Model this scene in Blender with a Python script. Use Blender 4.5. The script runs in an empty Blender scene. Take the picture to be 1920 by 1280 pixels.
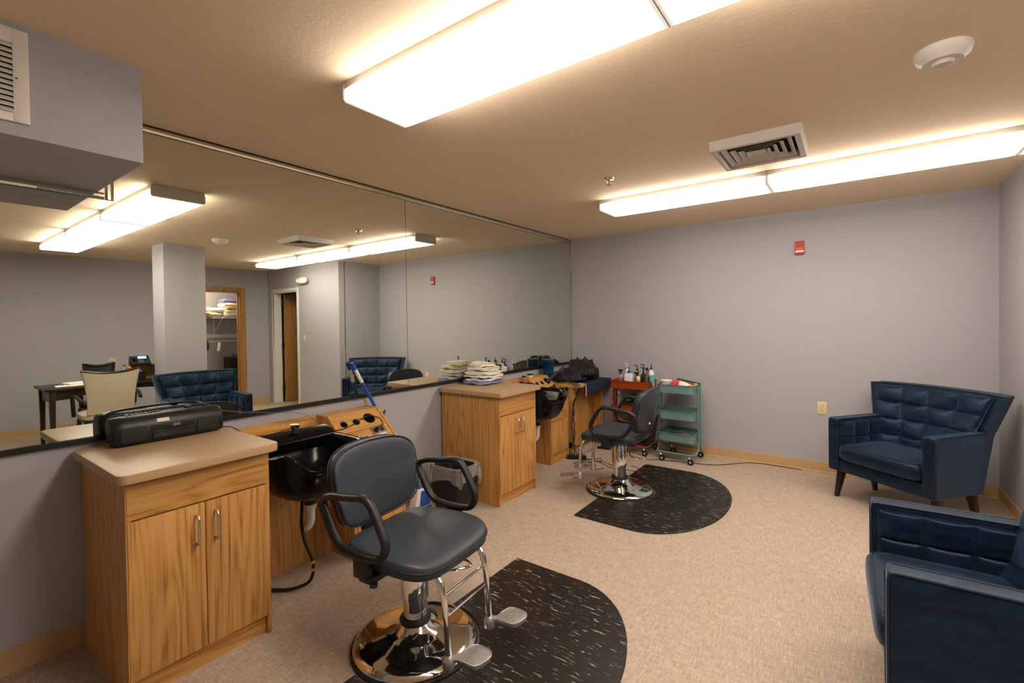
import bpy, bmesh, math, random
from math import sin, cos, pi, radians
from mathutils import Vector, Matrix
random.seed(7)
S = bpy.context.scene
COL = S.collection

# ------------------------------------------------------------------ camera
CX, CZ = 2.7863, 1.4125
FPX = 874.756
yaw, pit, rol = radians(36.1392), radians(-0.7236), radians(-0.8024)
fw = Vector((-sin(yaw)*cos(pit), cos(yaw)*cos(pit), sin(pit)))
rt = Vector((cos(yaw), sin(yaw), 0)); up = rt.cross(fw)
R_ = rt*cos(rol)+up*sin(rol); U_ = -rt*sin(rol)+up*cos(rol)
cd = bpy.data.cameras.new('camera'); cam = bpy.data.objects.new('camera', cd); COL.objects.link(cam)
m = Matrix((R_, U_, -fw)).transposed().to_4x4(); m.translation = Vector((CX, 0, CZ)); cam.matrix_world = m
cd.sensor_width = 36; cd.lens = FPX*36/1920; cd.shift_y = -26.11/1920; cd.clip_start = 0.02
S.camera = cam
# ------------------------------------------------------------------ world, exposure
w = bpy.data.worlds.new('world'); S.world = w; w.use_nodes = True
w.node_tree.nodes['Background'].inputs[0].default_value = (0.5, 0.5, 0.55, 1)
w.node_tree.nodes['Background'].inputs[1].default_value = 0.05
S.view_settings.view_transform = 'Standard'; S.view_settings.look = 'None'
S.view_settings.exposure = 1.15; S.view_settings.gamma = 1
LIGHT_A = 9.0      # emission of the ceiling fixtures' diffusers
LIGHT_B = 9.0
S.cycles.max_bounces = 10; S.cycles.diffuse_bounces = 5; S.cycles.glossy_bounces = 6; S.cycles.transmission_bounces = 8
S.cycles.transparent_max_bounces = 12
S.cycles.sample_clamp_indirect = 6; S.cycles.use_denoising = True
D, W, H, W2, D1 = 5.07, 3.69, 2.4, 5.905, 4.295

# ------------------------------------------------------------------ materials
def mat(name, col=(.5,.5,.5), rough=.5, metal=0, spec=.5, emis=None, es=0, alpha=1, trans=0, sheen=0, coat=0, ior=1.45):
    m = bpy.data.materials.new(name); m.use_nodes = True
    b = m.node_tree.nodes['Principled BSDF']; I = b.inputs
    I['Base Color'].default_value = (*col, 1); I['Roughness'].default_value = rough; I['Metallic'].default_value = metal
    I['Specular IOR Level'].default_value = spec; I['IOR'].default_value = ior
    if emis: I['Emission Color'].default_value = (*emis, 1); I['Emission Strength'].default_value = es
    I['Alpha'].default_value = alpha; I['Transmission Weight'].default_value = trans
    I['Sheen Weight'].default_value = sheen; I['Coat Weight'].default_value = coat
    return m
def nodes(m): return m.node_tree.nodes, m.node_tree.links, m.node_tree.nodes['Principled BSDF']
def texco(m, kind='Object', scale=(1,1,1), rot=(0,0,0)):
    n, l, b = nodes(m); t = n.new('ShaderNodeTexCoord'); mp = n.new('ShaderNodeMapping')
    mp.inputs['Scale'].default_value = scale; mp.inputs['Rotation'].default_value = rot
    l.new(t.outputs[kind], mp.inputs[0]); return mp.outputs[0]
def ramp(m, fac, stops):
    n, l, b = nodes(m); r = n.new('ShaderNodeValToRGB'); l.new(fac, r.inputs[0])
    e = r.color_ramp.elements
    while len(e) < len(stops): e.new(.5)
    for k, (p, c) in enumerate(stops): e[k].position = p; e[k].color = (*c, 1)
    return r.outputs[0]
def noise(m, vec, scale, detail=4, rough=.5, dist=0):
    n, l, b = nodes(m); t = n.new('ShaderNodeTexNoise'); l.new(vec, t.inputs['Vector'])
    t.inputs['Scale'].default_value = scale; t.inputs['Detail'].default_value = detail
    t.inputs['Roughness'].default_value = rough; t.inputs['Distortion'].default_value = dist
    return t.outputs['Fac']
def math_(m, op, a, b_=None):
    n, l, b = nodes(m); t = n.new('ShaderNodeMath'); t.operation = op
    for i, v in enumerate((a, b_)):
        if v is None: continue
        if isinstance(v, (int, float)): t.inputs[i].default_value = v
        else: l.new(v, t.inputs[i])
    return t.outputs[0]
def bump(m, h, strength=.2, dist=.01):
    n, l, b = nodes(m); t = n.new('ShaderNodeBump'); t.inputs['Strength'].default_value = strength
    t.inputs['Distance'].default_value = dist; l.new(h, t.inputs['Height']); l.new(t.outputs[0], b.inputs['Normal'])
def setc(m, out, sock='Base Color'):
    n, l, b = nodes(m); l.new(out, b.inputs[sock])

def paint(name, col):
    m = mat(name, col, .75, spec=.25); v = texco(m)
    bump(m, noise(m, v, 160, 3), .12, .004); return m
M = {}
M['wall'] = paint('wall_paint', (.39,.385,.415))
M['ceiling'] = mat('ceiling_paint', (.82,.675,.50), .85, spec=.2)
v = texco(M['ceiling']); bump(M['ceiling'], noise(M['ceiling'], v, 45, 6, .65), .25, .006)
# woven floor
f = M['floor'] = mat('woven_floor', (.5,.4,.33), .62, spec=.3)
a = noise(f, texco(f, scale=(560, 30, 1)), 1, 3); b2 = noise(f, texco(f, scale=(30, 560, 1)), 1, 3)
a2 = noise(f, texco(f, scale=(230, 13, 1)), 1, 2); b3 = noise(f, texco(f, scale=(13, 230, 1)), 1, 2)
s = math_(f, 'ADD', math_(f, 'ADD', a, b2), math_(f, 'ADD', a2, b3)); s = math_(f, 'MULTIPLY', s, .25)
setc(f, ramp(f, s, [(.38, (.245,.185,.145)), (.47, (.385,.30,.24)), (.52, (.435,.345,.275)), (.62, (.61,.50,.41))])); bump(f, s, .25, .004)
def oak(name, horiz=False, tone=1.0):
    m = mat(name, (.5,.25,.08), .38, spec=.4)
    n, l, b = nodes(m)
    t = n.new('ShaderNodeTexCoord'); oi = n.new('ShaderNodeObjectInfo')
    ad = n.new('ShaderNodeVectorMath'); ad.operation = 'ADD'; l.new(t.outputs['Object'], ad.inputs[0])
    sc = n.new('ShaderNodeVectorMath'); sc.operation = 'SCALE'; sc.inputs['Scale'].default_value = 7.3
    cb = n.new('ShaderNodeCombineXYZ')
    for i in range(3): l.new(oi.outputs['Random'], cb.inputs[i])
    l.new(cb.outputs[0], sc.inputs[0]); l.new(sc.outputs[0], ad.inputs[1])
    def mp(s):
        q = n.new('ShaderNodeMapping'); q.inputs['Scale'].default_value = (s[0], s[2], s[1]) if horiz else s
        l.new(ad.outputs[0], q.inputs[0]); return q.outputs[0]
    big = noise(m, mp((3.2, 3.2, .24)), 1.6, 2, .5, .3)
    rings = math_(m, 'FRACT', math_(m, 'MULTIPLY', big, 18))
    tri = math_(m, 'ABSOLUTE', math_(m, 'SUBTRACT', rings, .5))        # soft contour rings = cathedral grain
    fine = noise(m, mp((260, 260, 3.0)), 1, 4, .6)
    pores = noise(m, mp((90, 90, 1.1)), 1, 3, .6)
    g = math_(m, 'ADD', math_(m, 'MULTIPLY', tri, .42), math_(m, 'ADD', math_(m, 'MULTIPLY', fine, .60), math_(m, 'MULTIPLY', pores, .45)))
    c = lambda r, g_, b_: (r*tone, g_*tone, b_*tone)
    setc(m, ramp(m, g, [(.42, c(.27,.11,.027)), (.50, c(.38,.175,.047)), (.58, c(.49,.245,.072)), (.74, c(.58,.31,.10))]))
    bump(m, fine, .08, .002); return m
M['oak'] = oak('oak_veneer'); M['oakh'] = oak('oak_veneer_crosswise', True)
M['oakdoor'] = oak('stained_door_oak', tone=.74)
M['lam'] = mat('tan_laminate', (.50,.335,.205), .42, spec=.4)
v = texco(M['lam']); setc(M['lam'], ramp(M['lam'], noise(M['lam'], v, 700, 2), [(.35,(.40,.265,.145)),(.65,(.49,.33,.19))]))
M['base'] = mat('tan_vinyl_base', (.50,.33,.165), .5)
M['mirror'] = mat('mirror_glass', (.80,.83,.765), .0, 1)
M['bevel'] = mat('mirror_bevel', (.74,.76,.69), .015, 1)
M['seam'] = mat('mirror_edge_dark', (.03,.04,.03), .3)
M['black'] = mat('black_plastic', (.009,.009,.010), .42)
M['blackm'] = mat('black_matte_rubber', (.012,.011,.011), .6)
M['gloss'] = mat('black_glossy_bowl', (.003,.003,.004), .15, spec=.25)
M['white'] = mat('white_plastic', (.72,.70,.66), .4)
M['wpaint'] = mat('white_metal_paint', (.66,.63,.60), .45)
M['chrome'] = mat('chrome', (.78,.77,.76), .06, 1)
M['steel'] = mat('brushed_nickel', (.55,.54,.53), .28, 1)
M['alu'] = mat('cast_aluminium', (.50,.49,.48), .38, .85)
M['vinyl'] = mat('slate_vinyl', (.033,.040,.053), .42, spec=.45)
v = texco(M['vinyl']); bump(M['vinyl'], noise(M['vinyl'], v, 420, 3), .12, .002)
ve = M['velvet'] = mat('navy_velvet', (.004,.009,.02), .5, spec=.35, sheen=.45)
nodes(ve)[2].inputs['Specular Tint'].default_value = (.45,.65,1,1)
nodes(ve)[2].inputs['Sheen Tint'].default_value = (.20,.34,.58,1); nodes(ve)[2].inputs['Sheen Roughness'].default_value = .45
v = texco(ve, scale=(3,3,8)); nz = noise(ve, v, 2.2, 6, .62, 1.2)
setc(ve, ramp(ve, nz, [(.32,(.0015,.004,.010)),(.68,(.008,.018,.040))])); setc(ve, math_(ve, 'ADD', math_(ve, 'MULTIPLY', nz, .30), .22), 'Roughness')
M['piping'] = mat('dark_piping', (.006,.012,.024), .5)
M['darkwood'] = mat('espresso_wood', (.022,.012,.008), .32)
M['cream'] = mat('cream_fabric', (.56,.49,.37), .85, sheen=.2)
mt = M['mat'] = mat('black_marbled_mat', (.01,.008,.007), .38, spec=.45)
v1 = noise(mt, texco(mt, scale=(15, 95, 1), rot=(0,0,radians(38))), 1, 3, .6, .6)
v2 = noise(mt, texco(mt, scale=(5, 5, 1)), 1, 2)
fk = ramp(mt, v1, [(.60,(.010,.008,.007)),(.63,(.10,.075,.05)),(.70,(.36,.31,.26))]); setc(mt, fk)
bump(mt, noise(mt, texco(mt, scale=(60,60,1)), 1, 2), .08, .003)
M['teal'] = mat('teal_steel_paint', (.135,.235,.245), .4, spec=.4)
M['red'] = mat('rust_red_steel_paint', (.27,.040,.007), .4, spec=.4)
M['navy'] = mat('navy_cotton', (.012,.016,.045), .9)
M['cape'] = mat('black_nylon', (.006,.0055,.006), .45)
v = texco(M['cape']); bump(M['cape'], noise(M['cape'], v, 14, 5, .6, 1.5), .9, .03)
M['tcream'] = mat('cream_towel', (.80,.74,.65), .95); M['twhite'] = mat('white_towel', (.82,.81,.79), .95)
M['tlav'] = mat('lavender_blue_towel', (.24,.27,.50), .95); M['tyel'] = mat('mustard_cloth', (.62,.40,.07), .95)
M['tpink'] = mat('pink_cloth', (.75,.32,.25), .95); M['tgreen'] = mat('pale_green_towel', (.62,.66,.50), .95)
for k in ('tcream','twhite','tlav','tyel','tpink','tgreen','cream','navy'):
    v = texco(M[k]); bump(M[k], noise(M[k], v, 500, 3), .5, .004)
M['bluep'] = mat('blue_plastic', (.01,.075,.36), .35); M['lotion'] = mat('milky_plastic', (.66,.66,.66), .3)
M['fluid'] = mat('blue_disinfectant', (.0,.11,.30), .08, trans=.55, ior=1.2)
M['glass'] = mat('clear_glass', (.93,.95,.95), .02, trans=1, ior=1.3)
M['clear'] = mat('clear_plastic', (.8,.82,.83), .15, trans=.85, ior=1.15)
M['frost'] = mat('frosted_plastic', (.70,.66,.64), .35, trans=.35); M['orange'] = mat('orange_label', (.85,.25,.02), .5); M['green'] = mat('dark_green_plastic', (.02,.10,.07), .45)
M['lime'] = mat('lime_plastic', (.35,.55,.12), .5); M['pink'] = mat('pink_plastic', (.70,.05,.06), .3)
M['gold'] = mat('gold_metal', (.75,.52,.25), .25, 1); M['cyan'] = mat('turquoise_label', (.10,.42,.42), .5)
M['alarm'] = mat('red_alarm', (.42,.03,.015), .4); M['ivory'] = mat('ivory_plastic', (.68,.56,.33), .45)
M['dark'] = mat('dark_void', (.008,.008,.008), .9); M['paper'] = mat('paper', (.78,.76,.72), .8)
M['grey'] = mat('grey_plastic', (.12,.12,.125), .4); M['smoke'] = mat('smoked_plastic', (.02,.02,.022), .12)
M['tag'] = mat('cream_label', (.75,.70,.55), .6)
M['key'] = mat('grey_keys', (.17,.155,.13), .5)
M['screen'] = mat('lit_display', (.05,.1,.4), .3, emis=(.22,.38,1.0), es=1.4)
def emitter(name, strength):
    m = bpy.data.materials.new(name); m.use_nodes = True; n, l = m.node_tree.nodes, m.node_tree.links
    n.clear(); o = n.new('ShaderNodeOutputMaterial'); e = n.new('ShaderNodeEmission'); l.new(e.outputs[0], o.inputs[0])
    e.inputs[0].default_value = (1, .88, .75, 1)
    t = n.new('ShaderNodeTexCoord'); sp = n.new('ShaderNodeSeparateXYZ'); l.new(t.outputs['Object'], sp.inputs[0])
    ab = n.new('ShaderNodeMath'); ab.operation = 'ABSOLUTE'; l.new(sp.outputs[0], ab.inputs[0])
    r = n.new('ShaderNodeMapRange'); l.new(ab.outputs[0], r.inputs[0])      # tubes stop short of the lens ends
    r.inputs[1].default_value = .49; r.inputs[2].default_value = .605; r.inputs[3].default_value = strength; r.inputs[4].default_value = strength*.042
    r.interpolation_type = 'SMOOTHSTEP'; l.new(r.outputs[0], e.inputs[1]); return m
M['lampA'] = emitter('fluorescent_diffuser_a', LIGHT_A); M['lampB'] = emitter('fluorescent_diffuser_b', LIGHT_B)
bag = M['bag'] = bpy.data.materials.new('clear_bag'); bag.use_nodes = True
n, l = bag.node_tree.nodes, bag.node_tree.links; pb = n['Principled BSDF']; pb.inputs['Base Color'].default_value = (.65,.62,.6,1); pb.inputs['Roughness'].default_value = .18
tr = n.new('ShaderNodeBsdfTransparent'); mx = n.new('ShaderNodeMixShader'); lw = n.new('ShaderNodeLayerWeight'); lw.inputs[0].default_value = .35
mr = n.new('ShaderNodeMapRange'); l.new(lw.outputs['Facing'], mr.inputs[0]); mr.inputs[3].default_value = .16; mr.inputs[4].default_value = .8
l.new(mr.outputs[0], mx.inputs[0]); l.new(tr.outputs[0], mx.inputs[1]); l.new(pb.outputs[0], mx.inputs[2]); l.new(mx.outputs[0], n['Material Output'].inputs[0])

# ------------------------------------------------------------------ mesh helpers
def wloc(o):
    v = Vector(o.location)
    while o.parent: o = o.parent; v = v+Vector(o.location)
    return v
class MB:
    def __init__(s): s.v = []; s.f = []
    def add(s, vs, fs, mtx=None):
        o = len(s.v); s.v += [tuple((mtx @ Vector(p)) if mtx else p) for p in vs]; s.f += [tuple(i+o for i in q) for q in fs]; return s
    def bm(s, b, mtx=None):
        b.verts.index_update(); s.add([v.co[:] for v in b.verts], [[v.index for v in q.verts] for q in b.faces], mtx); b.free(); return s
    def box(s, x0, x1, y0, y1, z0, z1, bev=0, seg=2, mtx=None):
        b = bmesh.new(); bmesh.ops.create_cube(b, size=1)
        for v in b.verts: v.co = Vector(((x0+x1)/2+v.co.x*(x1-x0), (y0+y1)/2+v.co.y*(y1-y0), (z0+z1)/2+v.co.z*(z1-z0)))
        if bev: bmesh.ops.bevel(b, geom=b.edges[:], offset=bev, segments=seg, profile=.6, affect='EDGES')
        return s.bm(b, mtx)
    def prism(s, pts, axis, a, c, bev=0, seg=2, mtx=None):
        # pts: 2d outline in the two remaining axes (in xyz order)
        def P(p, t): return {'x': (t, p[0], p[1]), 'y': (p[0], t, p[1]), 'z': (p[0], p[1], t)}[axis]
        b = bmesh.new(); va = [b.verts.new(P(p, a)) for p in pts]; vb = [b.verts.new(P(p, c)) for p in pts]
        n = len(pts)
        b.faces.new(va); b.faces.new(vb[::-1])
        for i in range(n): b.faces.new((va[i], vb[i], vb[(i+1) % n], va[(i+1) % n]))
        bmesh.ops.recalc_face_normals(b, faces=b.faces[:])
        if bev:
            ed = [e for e in b.edges if len(e.link_faces) == 2 and e.calc_face_angle(0) > .5]
            bmesh.ops.bevel(b, geom=ed, offset=bev, segments=seg, profile=.6, affect='EDGES')
        return s.bm(b, mtx)
    def hexa(s, c8, bev=0, mtx=None):
        b = bmesh.new(); v = [b.verts.new(p) for p in c8]
        for q in ((0,1,2,3),(7,6,5,4),(0,4,5,1),(1,5,6,2),(2,6,7,3),(3,7,4,0)): b.faces.new([v[i] for i in q])
        bmesh.ops.recalc_face_normals(b, faces=b.faces[:])
        if bev: bmesh.ops.bevel(b, geom=b.edges[:], offset=bev, segments=2, profile=.6, affect='EDGES')
        return s.bm(b, mtx)
    def tube(s, path, r, closed=False, res=10, r2=None, ref=None, smooth=0, mtx=None):
        P = [Vector(p) for p in path]
        if smooth:
            Q = []; n = len(P); rng = range(n if closed else n-1)
            for i in rng:
                g = lambda k: P[k % n] if closed else P[max(0, min(n-1, k))]
                p0, p1, p2, p3 = g(i-1), g(i), g(i+1), g(i+2)
                for k in range(smooth):
                    t = k/smooth
                    Q.append(.5*((2*p1)+(-p0+p2)*t+(2*p0-5*p1+4*p2-p3)*t*t+(-p0+3*p1-3*p2+p3)*t**3))
            if not closed: Q.append(P[-1])
            P = Q
        n = len(P); T = []
        for i in range(n):
            if closed: t = P[(i+1) % n]-P[i-1]
            else: t = P[min(i+1, n-1)]-P[max(i-1, 0)]
            T.append(t.normalized() if t.length > 1e-9 else Vector((0,0,1)))
        ref = Vector(ref) if ref else None
        nr = ref or (Vector((0,0,1)) if abs(T[0].z) < .9 else Vector((1,0,0)))
        vs = []; r2 = r2 or r
        rad = r if isinstance(r, (list, tuple)) else None
        for i in range(n):
            nr = (nr-T[i]*nr.dot(T[i])).normalized() if not ref else (ref-T[i]*ref.dot(T[i])).normalized()
            bn = T[i].cross(nr)
            ra = rad[min(i, len(rad)-1)] if rad else r; rb = ra if rad else r2
            for k in range(res):
                a = 2*pi*k/res; vs.append(tuple(P[i]+nr*cos(a)*ra+bn*sin(a)*rb))
        fs = []
        for i in range(n if closed else n-1):
            j = (i+1) % n
            for k in range(res): fs.append((i*res+k, i*res+(k+1) % res, j*res+(k+1) % res, j*res+k))
        if not closed: fs += [tuple(range(res))[::-1], tuple((n-1)*res+k for k in range(res))]
        return s.add(vs, fs, mtx)
    def lathe(s, prof, c=(0,0,0), seg=32, mtx=None, cap=True):
        vs = []; fs = []; n = len(prof)
        for r, z in prof:
            for k in range(seg): a = 2*pi*k/seg; vs.append((c[0]+r*cos(a), c[1]+r*sin(a), c[2]+z))
        for i in range(n-1):
            for k in range(seg): fs.append((i*seg+k, i*seg+(k+1) % seg, (i+1)*seg+(k+1) % seg, (i+1)*seg+k))
        if cap: fs += [tuple(range(seg))[::-1], tuple((n-1)*seg+k for k in range(seg))]
        return s.add(vs, fs, mtx)
    def grid(s, fn, nu, nv, wrap=False):
        vs = [tuple(fn(i/nu, j/nv)) for i in range(nu+1) for j in range(nv+1)]
        return s.add(vs, [(i*(nv+1)+j, (i+1)*(nv+1)+j, (i+1)*(nv+1)+j+1, i*(nv+1)+j+1) for i in range(nu) for j in range(nv)])
    def slab(s, fn_top, fn_bot, nu, nv):
        # closed pad between two sheets
        o = len(s.v); s.grid(fn_top, nu, nv); o2 = len(s.v); s.grid(fn_bot, nu, nv)
        k = len(s.f)-nu*nv
        s.f[k:] = [q[::-1] for q in s.f[k:]]
        idx = lambda i, j: i*(nv+1)+j
        ring = [idx(i, 0) for i in range(nu)]+[idx(nu, j) for j in range(nv)]+[idx(i, nv) for i in range(nu, 0, -1)]+[idx(0, j) for j in range(nv, 0, -1)]
        for a, b in zip(ring, ring[1:]+ring[:1]): s.f.append((o+b, o+a, o2+a, o2+b))
        return s
    def pad(s, c, a, b, h, e=.5, ev=.6, nu=48, nv=14, mtx=None, fn=None):
        # superellipsoid cushion
        def sg(x, p): return math.copysign(abs(x)**p, x)
        vs = []; fs = []
        for j in range(nv+1):
            ph = -pi/2+pi*j/nv
            for i in range(nu):
                th = 2*pi*i/nu; p = Vector((a*sg(cos(th), e)*sg(cos(ph), ev), b*sg(sin(th), e)*sg(cos(ph), ev), h*sg(sin(ph), ev)))
                if fn: p = Vector(fn(p))
                vs.append(tuple(p+Vector(c)))
        for j in range(nv):
            for i in range(nu): fs.append((j*nu+i, j*nu+(i+1) % nu, (j+1)*nu+(i+1) % nu, (j+1)*nu+i))
        return s.add(vs, fs, mtx)
    def build(s, name, m, parent=None, smooth=True, world=False, ang=35):
        me = bpy.data.meshes.new(name); off = wloc(parent) if (world and parent) else Vector((0,0,0))
        vs = [(p[0]-off[0], p[1]-off[1], p[2]-off[2]) for p in s.v]
        me.from_pydata(vs, [], s.f); me.validate()
        b = bmesh.new(); b.from_mesh(me); bmesh.ops.remove_doubles(b, verts=b.verts[:], dist=1e-6); bmesh.ops.recalc_face_normals(b, faces=b.faces[:]); b.to_mesh(me); b.free()
        me.materials.append(M[m] if isinstance(m, str) else m)
        if smooth: me.shade_smooth(); me.set_sharp_from_angle(angle=radians(ang))
        o = bpy.data.objects.new(name, me); COL.objects.link(o)
        if parent: o.parent = parent
        return o
def thing(name, label, cat, loc=(0,0,0), rz=0, group=None):
    o = bpy.data.objects.new(name, None); COL.objects.link(o); o.location = loc; o.rotation_euler = (0,0,rz)
    o.empty_display_size = .1; tag(o, label, cat, group); return o
def tag(o, label, cat, group=None, kind=None):
    if label: o['label'] = label
    if cat: o['category'] = cat
    if group: o['group'] = group
    if kind: o['kind'] = kind
    return o
def origin(o, loc):     # a single-mesh thing gets its base as its origin
    loc = Vector(loc); o.data.transform(Matrix.Translation(-loc)); o.location = loc; return o
def struct(o): o['kind'] = 'structure'; return o
def copy_tree(root, loc, rz=None, label=None):
    def cp(o, par):
        c = o.copy(); COL.objects.link(c); c.parent = par
        for ch in list(o.children): cp(ch, c)
        return c
    r = cp(root, None); r.location = loc
    if rz is not None: r.rotation_euler = (0,0,rz)
    if label: r['label'] = label
    return r
def text(name, body, size, m, parent, loc, rot, ext=.0004):
    cu = bpy.data.curves.new(name, 'FONT'); cu.body = body; cu.size = size; cu.extrude = ext; cu.align_x = 'CENTER'; cu.align_y = 'CENTER'
    o = bpy.data.objects.new(name, cu); COL.objects.link(o); me = bpy.data.meshes.new_from_object(o); bpy.data.objects.remove(o); me.materials.clear(); me.materials.append(M[m]); o = bpy.data.objects.new(name, me); COL.objects.link(o); o.location = loc; o.rotation_euler = rot
    if parent: o.parent = parent
    return o
def rr(cx, cy, hx, hy, r, n=6):     # rounded rectangle outline
    P = []
    for k, (sx, sy) in enumerate(((1,1),(-1,1),(-1,-1),(1,-1))):
        for i in range(n+1):
            a = k*pi/2+pi/2*i/n; P.append((cx+sx*(hx-r)+r*cos(a), cy+sy*(hy-r)+r*sin(a)))
    return P
def plate_with_holes(mb, w_, h_, t, holes, mtx):
    b = bmesh.new(); es = []
    def loop(pts):
        vs = [b.verts.new((p[0], p[1], 0)) for p in pts]
        for i in range(len(vs)): es.append(b.edges.new((vs[i], vs[(i+1) % len(vs)])))
    loop([(0,0),(w_,0),(w_,h_),(0,h_)])
    for (x, y, r) in holes: loop([(x+r*cos(2*pi*k/28), y+r*sin(2*pi*k/28)) for k in range(28)])
    bmesh.ops.triangle_fill(b, use_beauty=True, edges=es)
    g = bmesh.ops.extrude_face_region(b, geom=b.faces[:])
    for v in [q for q in g['geom'] if isinstance(q, bmesh.types.BMVert)]: v.co.z -= t
    bmesh.ops.recalc_face_normals(b, faces=b.faces[:]); mb.bm(b, mtx)

# ================================================================== THE SETTING
X1, YB, YE = 7.25, -1.6, 6.4
o = MB().box(-.1, X1, YB, YE, -.05, 0).build('floor', 'floor', smooth=False); struct(o)
o = MB().box(-.1, X1, YB, YE, H, H+.05).build('ceiling', 'ceiling', smooth=False); struct(o)
struct(MB().box(-.14, -.012, YB, D+.1, 0, H).build('wall_left', 'wall', smooth=False))
struct(MB().box(-.012, W+.001, D, D+.1, 0, H).build('wall_far', 'wall', smooth=False))
struct(MB().box(W, W+.1, D1+.10, D, 0, H).build('wall_right', 'wall', smooth=False))
# recess wall with the white-cased doorway, facing the camera side
DX0, DX1, DH = 4.90, 5.70, 2.0
struct(MB().box(W, DX0, D1, D1+.11, 0, H).box(DX1, W2+.1, D1, D1+.11, 0, H).box(DX0, DX1, D1, D1+.11, DH, H).build('wall_recess', 'wall', smooth=False))
CY0, CY1 = 3.06, 3.82
struct(MB().box(W2, W2+.11, YB, CY0, 0, H).box(W2, W2+.11, CY1, D1, 0, H).box(W2, W2+.11, CY0, CY1, DH, H).build('wall_back', 'wall', smooth=False))
struct(MB().box(0, W2, YB-.1, YB, 0, H).build('wall_near', 'wall', smooth=False))
# closet beyond the oak-cased opening, and the dark room beyond the white-cased door
struct(MB().box(6.95, 7.05, 2.4, 4.4, 0, H).box(W2+.11, 6.95, 2.4, 2.5, 0, H).box(W2+.11, 6.95, 4.295, 4.405, 0, H).build('wall_closet', 'wall', smooth=False))
struct(MB().box(W+.1, X1, 6.2, 6.3, 0, H).box(6.6, 6.7, D1+.11, 6.2, 0, H).build('wall_hall', 'wall', smooth=False))
# pillar
struct(MB().box(3.77, 4.14, 2.03, 2.47, 0, H, .004).build('wall_pillar', 'wall'))
# soffit
so = struct(MB().box(-.012, .598, YB, .622, 2.037, H+.01, .002).build('wall_soffit', 'wall'))
# mirror
mi = thing('mirror', 'wide frameless wall mirror above the salon counters', 'mirror', (0, 2.4, .92))
MB().box(-.008, 0, YB, 2.4365, .92, 2.362).build('mirror_pane', 'mirror', mi, False, True)
MB().box(-.008, 0, 2.4405, 5.035, .92, 2.362).build('mirror_pane', 'mirror', mi, False, True)
MB().box(-.0115, -.004, YB, D, .905, 2.4).build('dark_backing', 'seam', mi, False, True)
MB().box(-.01, .006, YB, D, .893, .918, .001).build('black_bottom_channel', 'black', mi, False, True)
# bevelled strips along top, right end and round the soffit
def strip(name, y0, z0, y1, z1, n):
    a = Vector((0, y0, z0)); b = Vector((0, y1, z1)); nn = Vector((0, n[0], n[1])).normalized(); d = (b-a).normalized()
    mb = MB(); w_ = .030
    q = [(.000, 0), (.006, .010), (.006, .020), (.000, w_)]
    pa = [a+nn*t+Vector((x, 0, 0)) for x, t in q]+[a+nn*w_+Vector((-.006,0,0)), a+Vector((-.006,0,0))]
    pb = [p+(b-a) for p in pa]; k = len(pa)
    mb.add([tuple(p) for p in pa+pb], [tuple(range(k)), tuple(range(2*k-1, k-1, -1))]+[(i, (i+1) % k, (i+1) % k+k, i+k) for i in range(k)])
    return mb.build(name, 'bevel', mi, False, True)
strip('bevelled_strip', .674, 2.3655, D-.003, 2.3655, (0, 1))
strip('bevelled_strip', 5.04, .92, 5.04, 2.3725, (1, 0))
strip('bevelled_strip', YB, 2.003, .640, 2.003, (0, 1))
strip('bevelled_strip', .642, 2.003, .642, 2.3725, (1, 0))
MB().box(-.010, .0012, YB, .672, 1.9995, 2.0025).box(-.010, .0012, .6725, .675, 1.9995, 2.372).box(-.010,.0012,.674,D,2.3615,2.3655).box(-.010,.0035,.674,D,2.3965,2.3995).box(-.010,.0012,5.037,5.040,.92,2.372).build('dark_joint', 'seam', mi, False, True)
# baseboards
bp = [(0,0),(.014,0),(.014,.008),(.006,.014),(.005,.098),(0,.10)]
struct(MB().prism([(x-.012, z) for x, z in bp], 'y', YB, D-.001).build('baseboard_left', 'base', smooth=False))
struct(MB().prism([(D-x, z) for x, z in bp], 'x', 0, W).build('baseboard_far', 'base', smooth=False))
struct(MB().prism([(W-x, z) for x, z in bp], 'y', D1, D).build('baseboard_right', 'base', smooth=False))
struct(MB().prism([(W2-x, z) for x, z in bp], 'y', YB, CY0-.08).prism([(W2-x, z) for x, z in bp], 'y', CY1+.08, D1).build('baseboard_back', 'base', smooth=False))
struct(MB().prism([(D1-x, z) for x, z in bp], 'x', W, DX0-.06).build('baseboard_recess', 'base', smooth=False))
# closet opening: oak casing and jamb
def casing(mb, axis, plane, s, a0, a1, h, cw, ct):
    # casing on the face 'plane' (s = outward direction sign) round the opening a0..a1
    lo, hi = sorted((plane, plane+s*ct))
    for p, q in ((a0-cw, a0), (a1, a1+cw)):
        (mb.box(lo, hi, p, q, 0, h+cw, .004) if axis == 'x' else mb.box(p, q, lo, hi, 0, h+cw, .004))
    (mb.box(lo, hi, a0, a1, h, h+cw, .004) if axis == 'x' else mb.box(a0, a1, lo, hi, h, h+cw, .004))
mb = MB(); casing(mb, 'x', W2, -1, CY0, CY1, DH, .075, .016)
mb.box(W2, W2+.11, CY0, CY0+.02, 0, DH).box(W2, W2+.11, CY1-.02, CY1, 0, DH).box(W2, W2+.11, CY0+.02, CY1-.02, DH-.02, DH)
mb.box(W2+.05, W2+.085, CY1-.035, CY1-.02, 0, DH-.02).box(W2+.05, W2+.085, CY0+.02, CY0+.035, 0, DH-.02)
struct(mb.build('trim_1', 'oakdoor'))
mb = MB(); casing(mb, 'y', D1, -1, DX0, DX1, DH, .05, .014)
mb.box(DX0, DX0+.018, D1, D1+.13, 0, DH).box(DX1-.018, DX1, D1, D1+.13, 0, DH).box(DX0+.018, DX1-.018, D1, D1+.13, DH-.018, DH)
struct(mb.build('trim_2', 'white'))
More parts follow.
